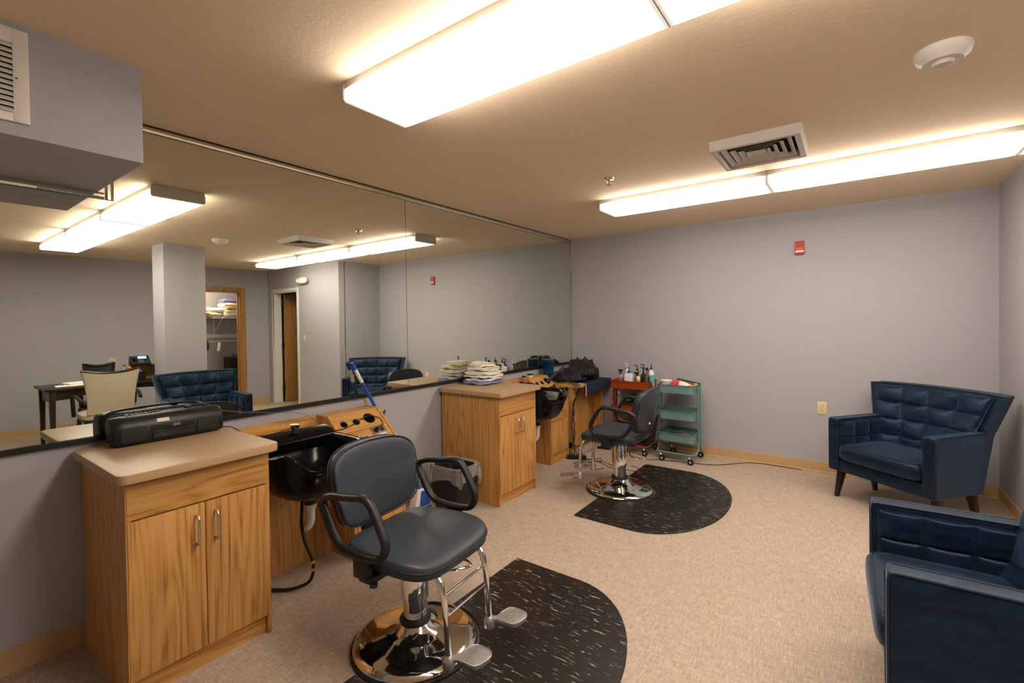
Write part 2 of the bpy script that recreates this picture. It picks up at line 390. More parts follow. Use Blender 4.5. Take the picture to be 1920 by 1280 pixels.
# open oak door swung into the hall
dr = struct(bpy.data.objects.new('door_1', None)); COL.objects.link(dr); dr.location = (5.66, 4.44, 0)
MB().box(5.60, 5.64, 4.445, 5.22, .01, DH-.03, .003).build('door_leaf', 'oakdoor', dr, True, True)
for z in (.25, 1.02, 1.80):
    MB().box(5.63, 5.672, 4.415, 4.445, z-.055, z+.055, .002).tube([(5.655, 4.437, z-.06), (5.655, 4.437, z+.06)], .009).build('hinge', 'black', dr, True, True)
MB().lathe([(.0,0),(.012,0),(.012,.03),(.027,.04),(.027,.06),(0,.07)], (0,0,0), 20, Matrix.Translation((5.60, 5.15, 1.0)) @ Matrix.Rotation(-pi/2, 4, 'Y')).build('door_knob', 'steel', dr, True, True)

# ================================================================== CEILING THINGS
def fixture(x0, yc, ww, lm, label, group):
    c = (x0+.61, yc, H); t = thing('ceiling_light', label, 'ceiling light', c, 0, group)
    hw = ww/2; L = .608
    hs = MB().box(-L, L, -hw*.965, hw*.965, -.031, 0, .002)
    hs.build('housing', 'wpaint', t)
    z0, z1 = -.030, -.0835
    prof = [(-hw*.97, z0), (-hw, z0-.010), (-hw, z1+.012), (-hw+.003, z1+.004), (-hw+.012, z1), (hw-.012, z1), (hw-.003, z1+.004), (hw, z1+.012), (hw, z0-.010), (hw*.97, z0)]
    MB().prism(prof, 'x', -L+.002, L-.002).build('diffuser', lm, t, True, ang=50)
    return t
GA, GB = 'fluorescent fixtures in the row nearer the camera', 'fluorescent fixtures in the row by the far wall'
LA = ['ceiling fluorescent fixture over the front chair, mirror end of the near row', 'middle ceiling fluorescent fixture of the near row', 'ceiling fluorescent fixture of the near row, end away from the mirror']
LB = ['ceiling fluorescent fixture of the far row, end nearest the mirror', 'middle ceiling fluorescent fixture of the far row, beside the air vent', 'ceiling fluorescent fixture of the far row, end away from the mirror']
for k in range(3):
    fixture(1.1133+1.22*k, 1.313, .334, 'lampA', LA[k], GA); fixture(1.1038+1.22*k, 3.704, .314, 'lampB', LB[k], GB)
for row, yc, ww in (('a', 1.313, .334), ('b', 3.704, .314)):      # end plates facing the mirror and the back
    pass
# end plates belong to the first and last fixtures
for ob in [q for q in S.objects if q.name.startswith('ceiling_light')]:
    hw = .167 if abs(ob.location.y-1.313) < .01 else .157
    first = ob.location.x < 2; last = ob.location.x > 4
    for s_, ok in ((-1, first), (1, last)):
        if 1:
            x = s_*.6085; lo, hi = sorted((x, x+s_*(.0025 if ok else .0012)))
            MB().prism([(-hw-.001,-.03),(-hw-.001,-.073),(-hw+.008,-.084),(hw-.008,-.084),(hw+.001,-.073),(hw+.001,-.03),(hw*.965,-.002),(-hw*.965,-.002)], 'x', lo, hi).build('end_plate', 'wpaint', ob)
# diffuser vent
t = thing('ceiling_vent', 'square white ceiling air diffuser with nested louvres', 'ceiling vent', (2.36, 3.0, H))
def sqring(mb, a, z0, b, z1, th=.003):
    for k in range(4):
        mt_ = Matrix.Rotation(k*pi/2, 4, 'Z')
        mb.add([(-a, a, z0), (a, a, z0), (b, b, z1), (-b, b, z1), (-a, a, z0-th), (a, a, z0-th), (b, b, z1-th), (-b, b, z1-th)],
               [(0,1,2,3),(7,6,5,4),(0,4,5,1),(2,6,7,3),(1,5,6,2),(0,3,7,4)], mt_)
fr = MB(); sqring(fr, .222, 0, .215, -.05); sqring(fr, .215, -.047, .188, -.05); sqring(fr, .188, -.05, .178, -.012); fr.build('frame', 'wpaint', t, False)
for a in (.172, .132, .095, .060):
    lv = MB(); sqring(lv, a, -.046, a-.024, -.030, .0015); lv.build('louvre', 'wpaint', t, False)
MB().box(-.034,.034,-.034,.034,-.040,-.037).build('centre_plate', 'wpaint', t, False)
MB().box(-.18,.18,-.18,.18,-.006,-.002).build('duct_opening', 'dark', t, False)
# smoke detector
t = thing('smoke_detector', 'round white smoke detector on the ceiling', 'smoke detector', (3.06, 2.36, H))
MB().lathe([(0,0),(.082,0),(.084,-.012),(.078,-.030),(.060,-.044),(.058,-.048),(0,-.048)], seg=48).build('body', 'white', t)
MB().lathe([(0,-.046),(.034,-.046),(.030,-.060),(.024,-.062),(0,-.058)], seg=32).build('sensing_chamber', 'wpaint', t)
# sprinkler
t = thing('sprinkler', 'small chrome fire sprinkler head on the ceiling', 'sprinkler', (1.42, 3.04, H))
MB().lathe([(0,0),(.038,0),(.036,-.006),(.016,-.010),(.012,-.02),(0,-.02)], seg=32).build('escutcheon', 'chrome', t)
MB().tube([(.012,0,-.018),(.016,0,-.032),(.006,0,-.045)], .0022).tube([(-.012,0,-.018),(-.016,0,-.032),(-.006,0,-.045)], .0022).tube([(0,0,-.018),(0,0,-.044)], .003).build('frame_arms', 'chrome', t)
MB().lathe([(0,-.044),(.016,-.045),(.016,-.047),(0,-.046)], seg=24).build('deflector', 'chrome', t)
# return-air grille on the soffit
t = thing('wall_vent', 'white louvred return air grille on the soffit', 'wall vent', (.598, .0, 2.23))
MB().box(0,.012,-.317-.3,-.255-.3,-.15,.15).box(0,.012,.280,.317,-.151,.148,.002).box(0,.012,-.555,.280,.10,.148,.002).box(0,.012,-.555,.280,-.151,-.122,.002).build('frame', 'white', t)
MB().box(.0005,.002,-.555,.280,-.122,.10).build('duct_opening', 'dark', t, False)
for k in range(13):
    z = -.115+k*.0172
    MB().box(-.010,.010,-.555,.280,-.0012,.0012,0,1,Matrix.Translation((.0105,0,z)) @ Matrix.Rotation(radians(48), 4, 'Y')).build('louvre', 'white', t, False)
MB().lathe([(0,0),(.003,0),(.002,.002),(0,.002)], seg=10, mtx=Matrix.Translation((.012,.288,-.01)) @ Matrix.Rotation(pi/2, 4, 'Y')).build('screw', 'black', t)
# emergency light, light switch, strobe, outlets
t = thing('emergency_light', 'white twin head emergency light above the white cased doorway', 'emergency light', (4.66, D1, 2.15))
MB().pad((0,-.035,0), .12, .035, .055, .5, .6).build('body', 'white', t)
for s_ in (-1, 1): MB().lathe([(0,0),(.028,0),(.038,.03),(.036,.034),(0,.03)], seg=24, mtx=Matrix.Translation((s_*.115,-.045,0)) @ Matrix.Rotation(pi/2, 4, 'X') @ Matrix.Rotation(s_*.5, 4, 'Y')).build('lamp_head', 'white', t)
def wallplate(name, label, cat, loc, rz, kind):
    t = thing(name, label, cat, loc, rz)     # plate in local xz, facing local -y
    MB().box(-.036,.036,-.006,0,-.058,.058,.003).build('cover_plate', 'ivory', t)
    if kind == 'outlet':
        for z in (-.02, .02):
            MB().prism(rr(0, z, .017, .0145, .007), 'y', -.0085, -.004).build('receptacle', 'ivory', t)
            MB().box(-.008,-.005,-.0092,-.008,z-.001,z+.008).box(.005,.008,-.0092,-.008,z-.001,z+.007).box(-.0025,.0025,-.0092,-.008,z-.010,z-.005).build('slots', 'black', t, False)
    else:
        MB().box(-.006,.006,-.016,-.004,-.004,.012,.001).build('toggle', 'ivory', t)
    return t
wallplate('wall_outlet', 'ivory duplex outlet on the far wall left of the corner armchair', 'outlet', (2.56, D, .59), 0, 'outlet')
wallplate('light_switch', 'ivory light switch beside the white cased doorway', 'light switch', (4.68, D1, 1.18), 0, 'switch')
wo = wallplate('wall_outlet', 'ivory outlet on the wall behind the desk with a black plug', 'outlet', (W2, 2.04, .91), -pi/2, 'outlet')
MB().box(-.012,.012,-.03,-.008,-.03,-.008,.003).build('plug', 'black', wo)
t = thing('fire_alarm', 'small red fire alarm strobe high on the far wall', 'fire alarm', (2.394, D, 2.056))
MB().box(-.036,.036,-.022,0,-.062,.062,.003).build('body', 'alarm', t)
MB().box(-.02,.026,-.030,-.020,.018,.036,.003).build('horn_cover', 'alarm', t)
MB().box(-.032,.032,-.034,-.021,-.044,-.024,.003).build('strobe_lens', 'lotion', t)
text('lettering', 'FIRE', .026, 'tpink', t, (0, -.0226, -.008), (pi/2, 0, 0))

# ================================================================== CABINETS
def cabinet(y0, y1, label):
    t = thing('base_cabinet', label, 'cabinet', (.32, (y0+y1)/2, 0), 0, 'oak base cabinets under the mirror')
    xb = .02; xf = .618
    MB().box(xb, xf-.02, y0+.017, y1-.017, .08, .84).box(xb, xf, y0, y0+.017, 0, .84).box(xb, xf, y1-.017, y1, 0, .84).build('body', 'oak', t, True, True)
    MB().box(xf-.036, xf-.020, y0+.018, y1-.018, 0, .082).build('toe_kick', 'oakh', t, True, True)
    MB().prism(rr(.335, (y0+y1)/2, .332, (y1-y0)/2+.03, .035), 'z', .84, .875, .003).build('countertop', 'lam', t, True, True)
    ym = (y0+y1)/2
    MB().box(xf-.02, xf+.003, y0+.004, y1-.004, .692, .838, .002).build('false_drawer_front', 'oakh', t, True, True)
    for a, b, hy in ((y0+.004, ym-.0015, ym-.035), (ym+.0015, y1-.004, ym+.035)):
        d = MB().box(xf-.02, xf+.003, a, b, .088, .686, .002).build('door', 'oak', t, True, True)
        h = MB().tube([(xf+.003,hy,.64),(xf+.027,hy,.64),(xf+.033,hy,.632),(xf+.033,hy,.536),(xf+.027,hy,.528),(xf+.003,hy,.528)], .0048)
        ho = h.build('handle', 'steel', t, True, True); ho.parent = d
    return t
cabinet(.535, 1.06, 'oak base cabinet holding the stereo, nearest the camera')
cabinet(2.785, 3.29, 'oak base cabinet holding the folded towels')

# shampoo station: recess panel, ledge, tool holder, drawer unit
def station(y0, y1, y2, label):
    # y0..y1 bowl bay, y1..y2 drawer unit with slanted tool holder
    t = thing('shampoo_station', label, 'salon station', (.2, (y0+y2)/2, 0), 0, 'oak shampoo stations')
    xf = .40
    MB().box(.002, .020, y0, y1, .70, .835, .001).build('back_board', 'oakh', t, True, True)
    MB().box(.02, .19, y0, y1, .745, .765, .002).box(.155, .175, y0, y1, .64, .745).build('ledge', 'oakh', t, True, True)
    MB().box(.135, .150, y0, y1, 0, .745).build('recess_panel', 'oak', t, True, True)
    side = [(.0,0),(xf,0),(xf,.60),(.385,.625),(.14,.835),(.0,.835)]
    MB().prism(side, 'y', y1, y1+.018, .001).build('side_panel', 'oak', t, True, True)
    MB().prism([(p[0]+(.004 if p[0] > .01 else 0), p[1]+(.004 if p[1] > .1 else 0)) for p in side], 'y', y2-.018, y2, .001).build('side_panel', 'oak', t, True, True)
    MB().box(.002, .14, y1+.018, y2-.018, .817, .835).build('top_board', 'oakh', t, True, True)
    # slanted board
    A = Vector((.138, y1+.018, .835)); dv = Vector((.388-.138, 0, .62-.835)); L = dv.length; dz = dv.normalized(); dy = Vector((0,1,0)); nn = dy.cross(dz); 
    if nn.z < 0: nn = -nn
    mt_ = Matrix((dz, dy, nn)).transposed().to_4x4(); mt_.translation = A
    wd = y2-y1-.036; holes = [(.085,.055,.021),(.085,.145,.021),(.075,.250,.038),(.235,.055,.036)]
    mb = MB(); plate_with_holes(mb, L, wd, .018, holes, mt_); tb = mb.build('slanted_tool_board', 'oakh', t, True, True)
    for x, y, r in holes:
        cup = MB().lathe([(r,-.075),(r,0),(r+.004,.0022),(r+.001,.003),(r-.003,0),(r-.0035,-.073),(0,-.073)], (x,y,0), 32, mt_, cap=False).build('tool_cup', 'blackm', t, True, True); cup.parent = tb
        cup.matrix_parent_inverse = Matrix()
    p = MB().box(.150,.222,.205,.315,.0005,.006,.002,2,mt_).build('outlet_plate', 'steel', t, True, True); p.parent = tb
    for y in (.236, .284):
        q = MB().lathe([(0,.006),(.0165,.006),(.0165,.0085),(0,.0085)], (.186,y,0), 24, mt_).build('outlet_socket', 'blackm', t, True, True); q.parent = tb
    MB().box(xf-.03, xf-.012, y1+.018, y2-.018, 0, .09).build('toe_kick', 'oakh', t, True, True)
    MB().box(.15, xf-.02, y1+.018, y2-.018, .09, .60).build('carcass', 'oak', t, True, True)
    d = MB().box(xf-.018, xf+.002, y1+.020, y2-.020, .42, .585, .002).build('drawer', 'oak', t, True, True)
    h = MB().tube([(xf,(y1+y2)/2-.03,.51),(xf+.024,(y1+y2)/2-.03,.51),(xf+.028,(y1+y2)/2,.51),(xf+.024,(y1+y2)/2+.05,.51),(xf,(y1+y2)/2+.05,.51)], .004).build('handle', 'steel', t, True, True); h.parent = d
    MB().box(xf-.018, xf+.002, y1+.020, y2-.020, .095, .415, .002).build('door', 'oak', t, True, True)
    return t, mt_
st1, M1 = station(1.062, 1.66, 2.045, 'oak shampoo station behind the front styling chair')
st2, M2 = station(3.292, 3.885, 4.235, 'oak shampoo station beyond the towel cabinet')

def bowl(loc, st):
    root = st; off = Vector(loc)-st.location
    # local: origin under the bowl centre; x towards the room, z heights absolute over floor
    nu = 72
    def outline(th, a, b, e, cx): 
        c_, s_ = cos(th), sin(th); return (cx+a*math.copysign(abs(c_)**e, c_), b*math.copysign(abs(s_)**e, s_))
    def dip(th):      # neck rest at the room side, raised lobes beside it, high deck at the back
        d = (th+pi) % (2*pi)-pi
        neck = math.exp(-(d/.40)**2); lobe = math.exp(-((abs(d)-.85)/.38)**2); back = max(0, -cos(d))
        return -.080*neck+.026*lobe+.006*back
    L = [  # a, b, exponent, cx, z, dip weight
        (.05,.05,.9,.02,.505,0),(.125,.12,.75,.02,.515,0),(.175,.175,.65,.02,.545,0),(.205,.215,.55,.015,.60,.1),(.228,.243,.48,.01,.68,.5),(.238,.252,.45,.005,.735,1),
        (.250,.262,.42,.003,.752,1),(.252,.264,.42,.003,.764,1),(.246,.258,.42,.003,.770,1),(.232,.246,.45,.008,.766,1),(.212,.232,.5,.018,.735,.8),(.195,.215,.55,.022,.68,.3),(.165,.18,.65,.025,.60,0),(.10,.11,.8,.025,.565,0),(.035,.035,1,.025,.558,0)]
    vs = []; fs = []
    for a, b, e, cx, z, wt in L:
        for k in range(nu):
            th = 2*pi*k/nu; x, y = outline(th, a, b, e, cx); vs.append((x, y, z+wt*dip(th)))
    for j in range(len(L)-1):
        for k in range(nu): fs.append((j*nu+k, j*nu+(k+1) % nu, (j+1)*nu+(k+1) % nu, (j+1)*nu+k))
    fs.append(tuple(range(nu))[::-1]); fs.append(tuple((len(L)-1)*nu+k for k in range(nu)))
    t = MB().add(vs, fs).build('shampoo_bowl', 'gloss', root, ang=60); t.location = off
    MB().prism([(-.262,.700),(-.262,.800),(-.235,.812),(-.16,.796),(-.125,.768),(-.13,.72)], 'y', -.255, .255, .012, 3).build('faucet_deck', 'gloss', t, ang=50)
    MB().lathe([(0,.80),(.020,.80),(.020,.825),(.017,.835),(0,.835)], (-.175,.03,0), 28).build('faucet_stem', 'smoke', t)
    MB().lathe([(0,.833),(.023,.833),(.026,.840),(.024,.852),(0,.855)], (-.175,.03,0), 28).build('faucet_knob', 'chrome', t)
    MB().lathe([(0,.45),(.028,.45),(.028,.51),(.035,.52),(0,.52)], (.02,0,0), 24).build('drain_collar', 'blackm', t)
    MB().lathe([(0,.425),(.026,.425),(.028,.438),(.031,.44),(.031,.455),(0,.455)], (.02,0,0), 24).tube([(.02,0,.44),(.02,0,.365),(.005,-.01,.33),(-.025,-.015,.318)], .021, smooth=5, res=14).build('white_trap', 'white', t)
    return t
b1 = bowl((.418, 1.363, 0), st1)
b2 = bowl((.418, 3.59, 0), st2)
o = MB().tube([(.41,1.335,.50),(.41,1.33,.42),(.415,1.325,.34),(.43,1.335,.25),(.455,1.355,.17),(.46,1.36,.10),(.44,1.34,.04),(.38,1.28,.014),(.30,1.22,.012),(.22,1.16,.012)], .0085, smooth=6).build('water_hose', 'blackm', b1, True, True)
MB().lathe([(.0125,-.008),(.0125,.008)], (.457,1.358,.15), 14).build('hose_clamp', 'gold', b1, True, True); MB().lathe([(.011,-.008),(.011,.008)], (.459,1.359,.11), 14).build('hose_clamp', 'gold', b1, True, True)
MB().tube([(.36,1.42,.52),(.34,1.45,.47),(.30,1.46,.46),(.20,1.46,.46),(.15,1.46,.46)], .010, smooth=4).lathe([(0,-.02),(.018,-.02),(.018,.02),(0,.02)], (.34,1.45,.485), 16).build('supply_valve', 'steel', b1, True, True)

# ================================================================== STYLING CHAIRS
def styling_chair(label, bw=0):
    t = thing('styling_chair', label, 'salon chair', (0,0,0), 0, 'slate vinyl hydraulic styling chairs')
    # faces +x
    MB().lathe([(0,0),(.270,0),(.276,.004),(.276,.012),(.268,.016),(0,.016)], seg=72).build('rubber_rim', 'blackm', t)
    MB().lathe([(0,.016),(.262,.016),(.267,.020),(.262,.028),(.235,.040),(.18,.050),(.13,.058),(.10,.068),(.075,.088),(.063,.105),(0,.105)], seg=96).build('base', 'chrome', t, ang=50)
    MB().lathe([(0,.10),(.066,.10),(.069,.112),(.062,.122),(0,.122)], seg=48).build('rubber_ring', 'blackm', t)
    MB().lathe([(0,.12),(.052,.12),(.052,.205),(.060,.208),(.060,.400),(.056,.406),(0,.406)], seg=64).build('column', 'chrome', t)
    MB().box(.0,.006,-.022,.022,-.05,.05,0,1,Matrix.Translation((-.0585,0,.33))).build('lever_slot', 'blackm', t)
    MB().tube([(-.045,.0,.335),(-.085,.01,.33),(-.13,.075,.315),(-.22,.09,.312),(-.24,.07,.312),(-.225,.02,.313),(-.13,-.01,.325),(-.085,-.01,.33)], .0055, smooth=5).build('pump_lever', 'chrome', t)
    MB().box(-.16,.15,-.11,.11,.405,.428,.004).build('seat_plate', 'black', t)
    # seat
    def sf(p):
        x, y, z = p; wd = 1-.10*max(0, -x/.24)        # narrower at the rear
        top = z > 0
        z2 = z+(.010*(abs(y)/.25)**2.5 if top else 0)-(.018*max(0, (x-.10)/.15)**2)
        return (x, y*wd, z2)
    MB().pad((.03,0,.466), .245, .262, .038, .50, .42, 72, 18, fn=sf).build('seat', 'vinyl', t, ang=70)
    MB().tube([(.03+.246*math.copysign(abs(cos(a))**.5, cos(a)), .263*math.copysign(abs(sin(a))**.5, sin(a))*(1-.10*max(0,-cos(a))), .466+.008-(.018*max(0,(.245*math.copysign(abs(cos(a))**.5, cos(a))-.10)/.15)**2)) for a in [2*pi*k/72 for k in range(72)]], .0035, True, 8).build('seat_welt', 'piping', t)
    # backrest: superellipse in yz, slab in x, leaning back, bowed
    def bf(p):
        x, y, z = p; q = (z+.185)/.37; wd = .90+.10*min(1, max(0, q))
        cv = 1+0*y
        xx = x-.055*(q-.3)+.10*(y/.26)**2*.55
        return (xx, y*wd, z-.022*(y/.25)**2*(1 if z > 0 else -1.2))
    b = MB()
    def sg(x, p): return math.copysign(abs(x)**p, x)
    nu, nv = 72, 16; vs = []; fs = []
    for j in range(nv+1):
        ph = -pi/2+pi*j/nv
        for i in range(nu):
            th = 2*pi*i/nu; vs.append(tuple(Vector(bf((.034*sg(sin(ph),.45), .250*sg(cos(th),.40)*sg(cos(ph),.3), .178*sg(sin(th),.40)*sg(cos(ph),.3))))+Vector((-.252,-.008,.690))))
    for j in range(nv):
        for i in range(nu): fs.append((j*nu+i, j*nu+(i+1) % nu, (j+1)*nu+(i+1) % nu, (j+1)*nu+i))
    b.add(vs, fs).build('backrest', 'vinyl', t, ang=70)
    for sx in (1, -1):
        MB().tube([tuple(Vector(bf((sx*.024, .249*sg(cos(a),.40), .177*sg(sin(a),.40))))+Vector((-.252,-.008,.690))) for a in [2*pi*k/72 for k in range(72)]], .003, True, 8).build('backrest_welt', 'piping', t)
    MB().prism([(-.16,.405),(-.245,.400),(-.300,.44),(-.318,.53),(-.338,.66),(-.320,.665),(-.290,.55),(-.275,.47),(-.24,.435),(-.16,.428)], 'y', -.035, .035, .003).build('back_bracket', 'black', t)
    MB().box(-.296,-.285,.108,.119,.60,.614).build('care_tag', 'tag', t)
    # armrests
    for s_ in (-1, 1):
        y = s_*.288
        A = [(-.235,.675),(-.185,.708),(-.08,.722),(.01,.732),(.055,.712),(.105,.630),(.128,.575),(.105,.525),(.05,.508),(-.05,.505),(-.12,.515),(-.165,.550),(-.205,.615)]
        ar = MB().tube([(x,y,z) for x,z in A], .015, True, 14, .0215, None, 5)
        # wide flat section: ref along y
        ar = MB().tube([(x,y,z) for x,z in A], .0205, True, 14, .0155, (0,1,0), 5)
        ao = ar.build('armrest', 'black', t, ang=60)
        bl = MB().box(-.035,.035,y-.018,y+.018,.425,.515,.004).box(-.025,.045,min(y,s_*.14),max(y,s_*.14),.402,.427,.003).build('arm_bracket', 'black', t); bl.parent = ao
        k = MB().lathe([(0,0),(.016,0),(.016,.014),(0,.016)], (.06, y, .405), 12).build('arm_knob', 'black', t); k.parent = ao
    # footrest
    for s_ in (-1, 1):
        y = s_*.140
        MB().tube([(.06,y,.418),(.16,y,.432),(.222,y,.432),(.262,y,.404),(.283,y,.345),(.292,y,.25),(.298,y,.16),(.300,y,.10)], .0132, smooth=6, res=16).build('footrest_tube', 'chrome', t)
    for z, x in ((.355,.281),(.275,.290)):
        MB().tube([(x,-.140,z),(x,.140,z)], .005, res=10).build('crossbar', 'chrome', t)
    for s_ in (-1, 1):
        y = s_*.140
        p = MB().lathe([(0,.085),(.022,.085),(.024,.09),(.024,.118),(.018,.130),(.014,.135),(0,.135)], (.300,y,0), 28)
        ang = radians(38 if s_ < 0 else 38); dx, dy = cos(ang), sin(ang)
        mt_ = Matrix.Translation((.300,y,0)) @ Matrix.Rotation(ang, 4, 'Z')
        out = [(.0,-.012),(.035,-.014),(.052,-.030),(.085,-.056),(.100,-.060),(.125,-.052),(.158,-.022),(.165,0),(.158,.022),(.125,.052),(.100,.060),(.085,.056),(.052,.030),(.035,.014),(.0,.012)]
        p.prism(out, 'z', .108, .124, .003, 2, mt_)
        po = p.build('foot_pad', 'alu', t)
        rim = MB().tube([(x*.985+.002, q*.96, .1245) for x, q in out[2:13]], .0022, False, 8, mtx=mt_, smooth=3).build('raised_rim', 'alu', t); rim.parent = po
        rb = MB()
        for i in range(6):
            rb.box(.072+.014*i,.079+.014*i,-.026,-.016,.124,.1262,.0006,1,mt_)
            if i < 4: rb.box(.078+.014*i,.085+.014*i,.012,.030,.124,.1262,.0006,1,mt_)
            if i % 2: rb.box(.070+.014*i,.076+.014*i,-.008,.004,.124,.1262,.0006,1,mt_)
        q = rb.build('embossed_marks', 'alu', t); q.parent = po
    return t
ch1 = styling_chair('slate blue vinyl styling chair in the foreground on the near mat')
ch1.location = (1.215, 1.395, 0); ch1.rotation_euler = (0,0,radians(5))
lv = [c for c in ch1.children if c.name.startswith('pump_lever')][0]; lv.rotation_euler = (0,0,radians(-118)); sl = [c for c in ch1.children if c.name.startswith('lever_slot')][0]; sl.rotation_euler = (0,0,radians(-118))
ch2 = copy_tree(ch1, (1.213, 3.645, 0), radians(183), 'slate blue vinyl styling chair at the far station, facing the mirror')
for c in ch2.children:
    if c.name.startswith(('pump_lever', 'lever_slot')): c.rotation_euler = (0,0,0)

# floor mats
def floor_mat(x0, yc, hw, ccx, ccy, label):
    pts = []; xr = x0+.42; n = 26; R0 = .284
    pts.append((x0, yc-hw))
    for k in range(n+1):
        a = -pi/2+pi*k/n; pts.append((xr+.475*cos(a), yc+hw*math.copysign(abs(sin(a))**.97, sin(a))))
    pts.append((x0, yc+hw))
    h = math.sqrt(R0**2-(x0-ccx)**2); a0 = math.atan2(h, x0-ccx)
    if a0 > pi/2: pass
    for k in range(21): a = a0-(2*a0)*k/20; pts.append((ccx+R0*cos(a), ccy+R0*sin(a)))
    o = MB().prism(pts, 'z', .0005, .011, .003, 1).build('floor_mat', 'mat', None)
    tag(o, label, 'mat', 'black marbled anti-fatigue mats'); return origin(o, (x0+.4, yc, 0))
floor_mat(1.17, 1.512, .72, 1.215, 1.395, 'black marbled half-round mat under the front styling chair')
floor_mat(1.15, 3.69, .72, 1.213, 3.645, 'black marbled half-round mat under the far styling chair')

# ================================================================== ARMCHAIRS
def armchair(label):
    t = thing('armchair', label, 'armchair', (0,0,0), 0, 'navy velvet tufted armchairs')
    w, th, zb, za, zt = .369, .075, .215, .619, .868
    for s_ in (-1, 1):
        lo, hi = sorted((s_*(w-th), s_*w))
        ao = MB().prism([(0,zb),(0,za),(.545,za),(.446,zb)], 'x', lo, hi, .010, 3).build('arm', 'velvet', t, ang=50)
        # piping round the outer panel and the front face
        pp = MB()
        for x in (lo+.002, hi-.002): pp.tube([(x,.002,zb+.01),(x,.001,.4),(x,.001,za-.03),(x,.003,za-.012),(x,.008,za-.004),(x,.020,za-.001),(x,.06,za-.001),(x,.3,za-.001),(x,.53,za-.001)], .0042, res=8)
        q = pp.build('arm_piping', 'piping', t); q.parent = ao
        # tufted inner face
        xi = s_*(w-th)
        def top(u, v):
            y = .02+.45*u; z = .36+.235*v
            d = .020*(abs(sin(pi*u*3))*abs(sin(pi*v*2)))**.35 if 0 < u < 1 and 0 < v < 1 else 0
            return (xi-s_*(d+.004), y, z)
        def bot(u, v): return (xi+s_*.004, .02+.45*u, .36+.235*v)
        q = MB().slab(top, bot, 48, 32).build('inner_arm_pad', 'velvet', t, ang=80)
    # back shell
    def shell(f):
        Z = [(zb, w, w), (za-.03, w, w), (za, w+.004, w), ((za+zt)/2, .404, .40), (zt, .4325, .43)]
        vs = []; nx = 12
        for z, ww, _ in Z:
            q = (z-zb)/(zt-zb); yb = .446+.193*q; yf = .405+.165*q
            for k in range(nx+1):
                u = -1+2*k/nx; crown = .012*(1-u*u)*(1 if z == zt else 0)
                vs.append((u*ww, yb, z+crown))
            for k in range(nx+1):
                u = 1-2*k/nx; crown = .012*(1-u*u)*(1 if z == zt else 0)
                vs.append((u*ww, yf-.03*abs(u)**4, z+crown))
        m_ = 2*(nx+1); fs = []
        for j in range(len(Z)-1):
            for k in range(m_): fs.append((j*m_+k, j*m_+(k+1) % m_, (j+1)*m_+(k+1) % m_, (j+1)*m_+k))
        for j in (0, len(Z)-1):
            for k in range(nx): fs.append((j*m_+k, j*m_+k+1, j*m_+m_-2-k, j*m_+m_-1-k))
        return MB().add(vs, fs)
    bo = shell(0).build('back', 'velvet', t, ang=40)
    pp = MB(); 
    top_f = [(-.43+.86*k/16, .57-.03*abs(-1+2*k/16)**4-.002, zt+.012*(1-(-1+2*k/16)**2)) for k in range(17)]
    top_b = [(-.43+.86*k/16, .639, zt+.012*(1-(-1+2*k/16)**2)) for k in range(17)]
    pp.tube(top_f, .0045, res=8).tube(top_b, .0045, res=8)
    for s_ in (-1, 1): pp.tube([(s_*.371,.565,za),(s_*.403,.60,.745),(s_*.432,.637,zt)], .0042, smooth=4, res=8); pp.tube([(s_*.371,.478,za+.005),(s_*.403,.510,.745),(s_*.430,.538,zt)], .0042, smooth=4, res=8)
    q = pp.build('back_piping', 'piping', t); q.parent = bo
    # tufted back panel, concave, sweeping towards the arms
    def tb(u, v, off):
        z = .36+.497*v; q = (z-zb)/(zt-zb); ww = (.290 if z < .55 else .290+.083*min(1, (z-.55)/.30))
        s_ = -1+2*u; x = s_*ww; yf = .405+.165*q-.022-.040*abs(s_)**3*(1 if z < .6 else 1-.35*(z-.6)/.26)
        d = 0
        if 0 < u < 1 and 0 < v < 1: d = .020*(abs(sin(pi*u*4))*abs(sin(pi*v*4)))**.42+.004*sin(u*9+v*14)
        return (x, yf-(d if off else -.045), z)
    MB().slab(lambda u, v: tb(u, v, 1), lambda u, v: tb(u, v, 0), 72, 64).build('tufted_back', 'velvet', t, ang=80)
    MB().box(-w+th, w-th, .008, .445, zb, .300, .006).build('seat_rail', 'velvet', t)
    def cf(p): x, y, z = p; return (x, y, z+(.012*(1-(x/.3)**2)*(1-(y/.22)**2) if z > 0 else 0))
    MB().pad((0,.205,.368), .292, .232, .068, .20, .45, 64, 16, fn=cf).build('seat_cushion', 'velvet', t, ang=70)
    cp = MB()
    for ph in (.62, -.66):
        sgp = lambda v_, p_: math.copysign(abs(v_)**p_, v_)
        kx = sgp(cos(ph), .45); zz = .068*sgp(sin(ph), .45)
        cp.tube([(.292*sgp(cos(a), .20)*kx, .205+.232*sgp(sin(a), .20)*kx, .368+cf((.292*sgp(cos(a), .20)*kx, .232*sgp(sin(a), .20)*kx, zz))[2]) for a in [2*pi*(k+.5)/64 for k in range(64)]], .0036, True, 8)
    cp.build('cushion_piping', 'piping', t)
    for s_ in (-1, 1):
        for y, dy in ((.085,-.045),(.40,.05)):
            x = s_*.325; MB().hexa([(x-.024,y-.024,zb+.004),(x+.024,y-.024,zb+.004),(x+.024,y+.024,zb+.004),(x-.024,y+.024,zb+.004),
                (x+s_*.012-.013,y+dy-.013,0),(x+s_*.012+.013,y+dy-.013,0),(x+s_*.012+.013,y+dy+.013,0),(x+s_*.012-.013,y+dy+.013,0)], .003).build('leg', 'darkwood', t)
    return t
ac = armchair('navy velvet tufted armchair in the corner by the far wall')
ac.location = (2.922, 4.231, 0); ac.rotation_euler = (0,0,radians(-37.7))
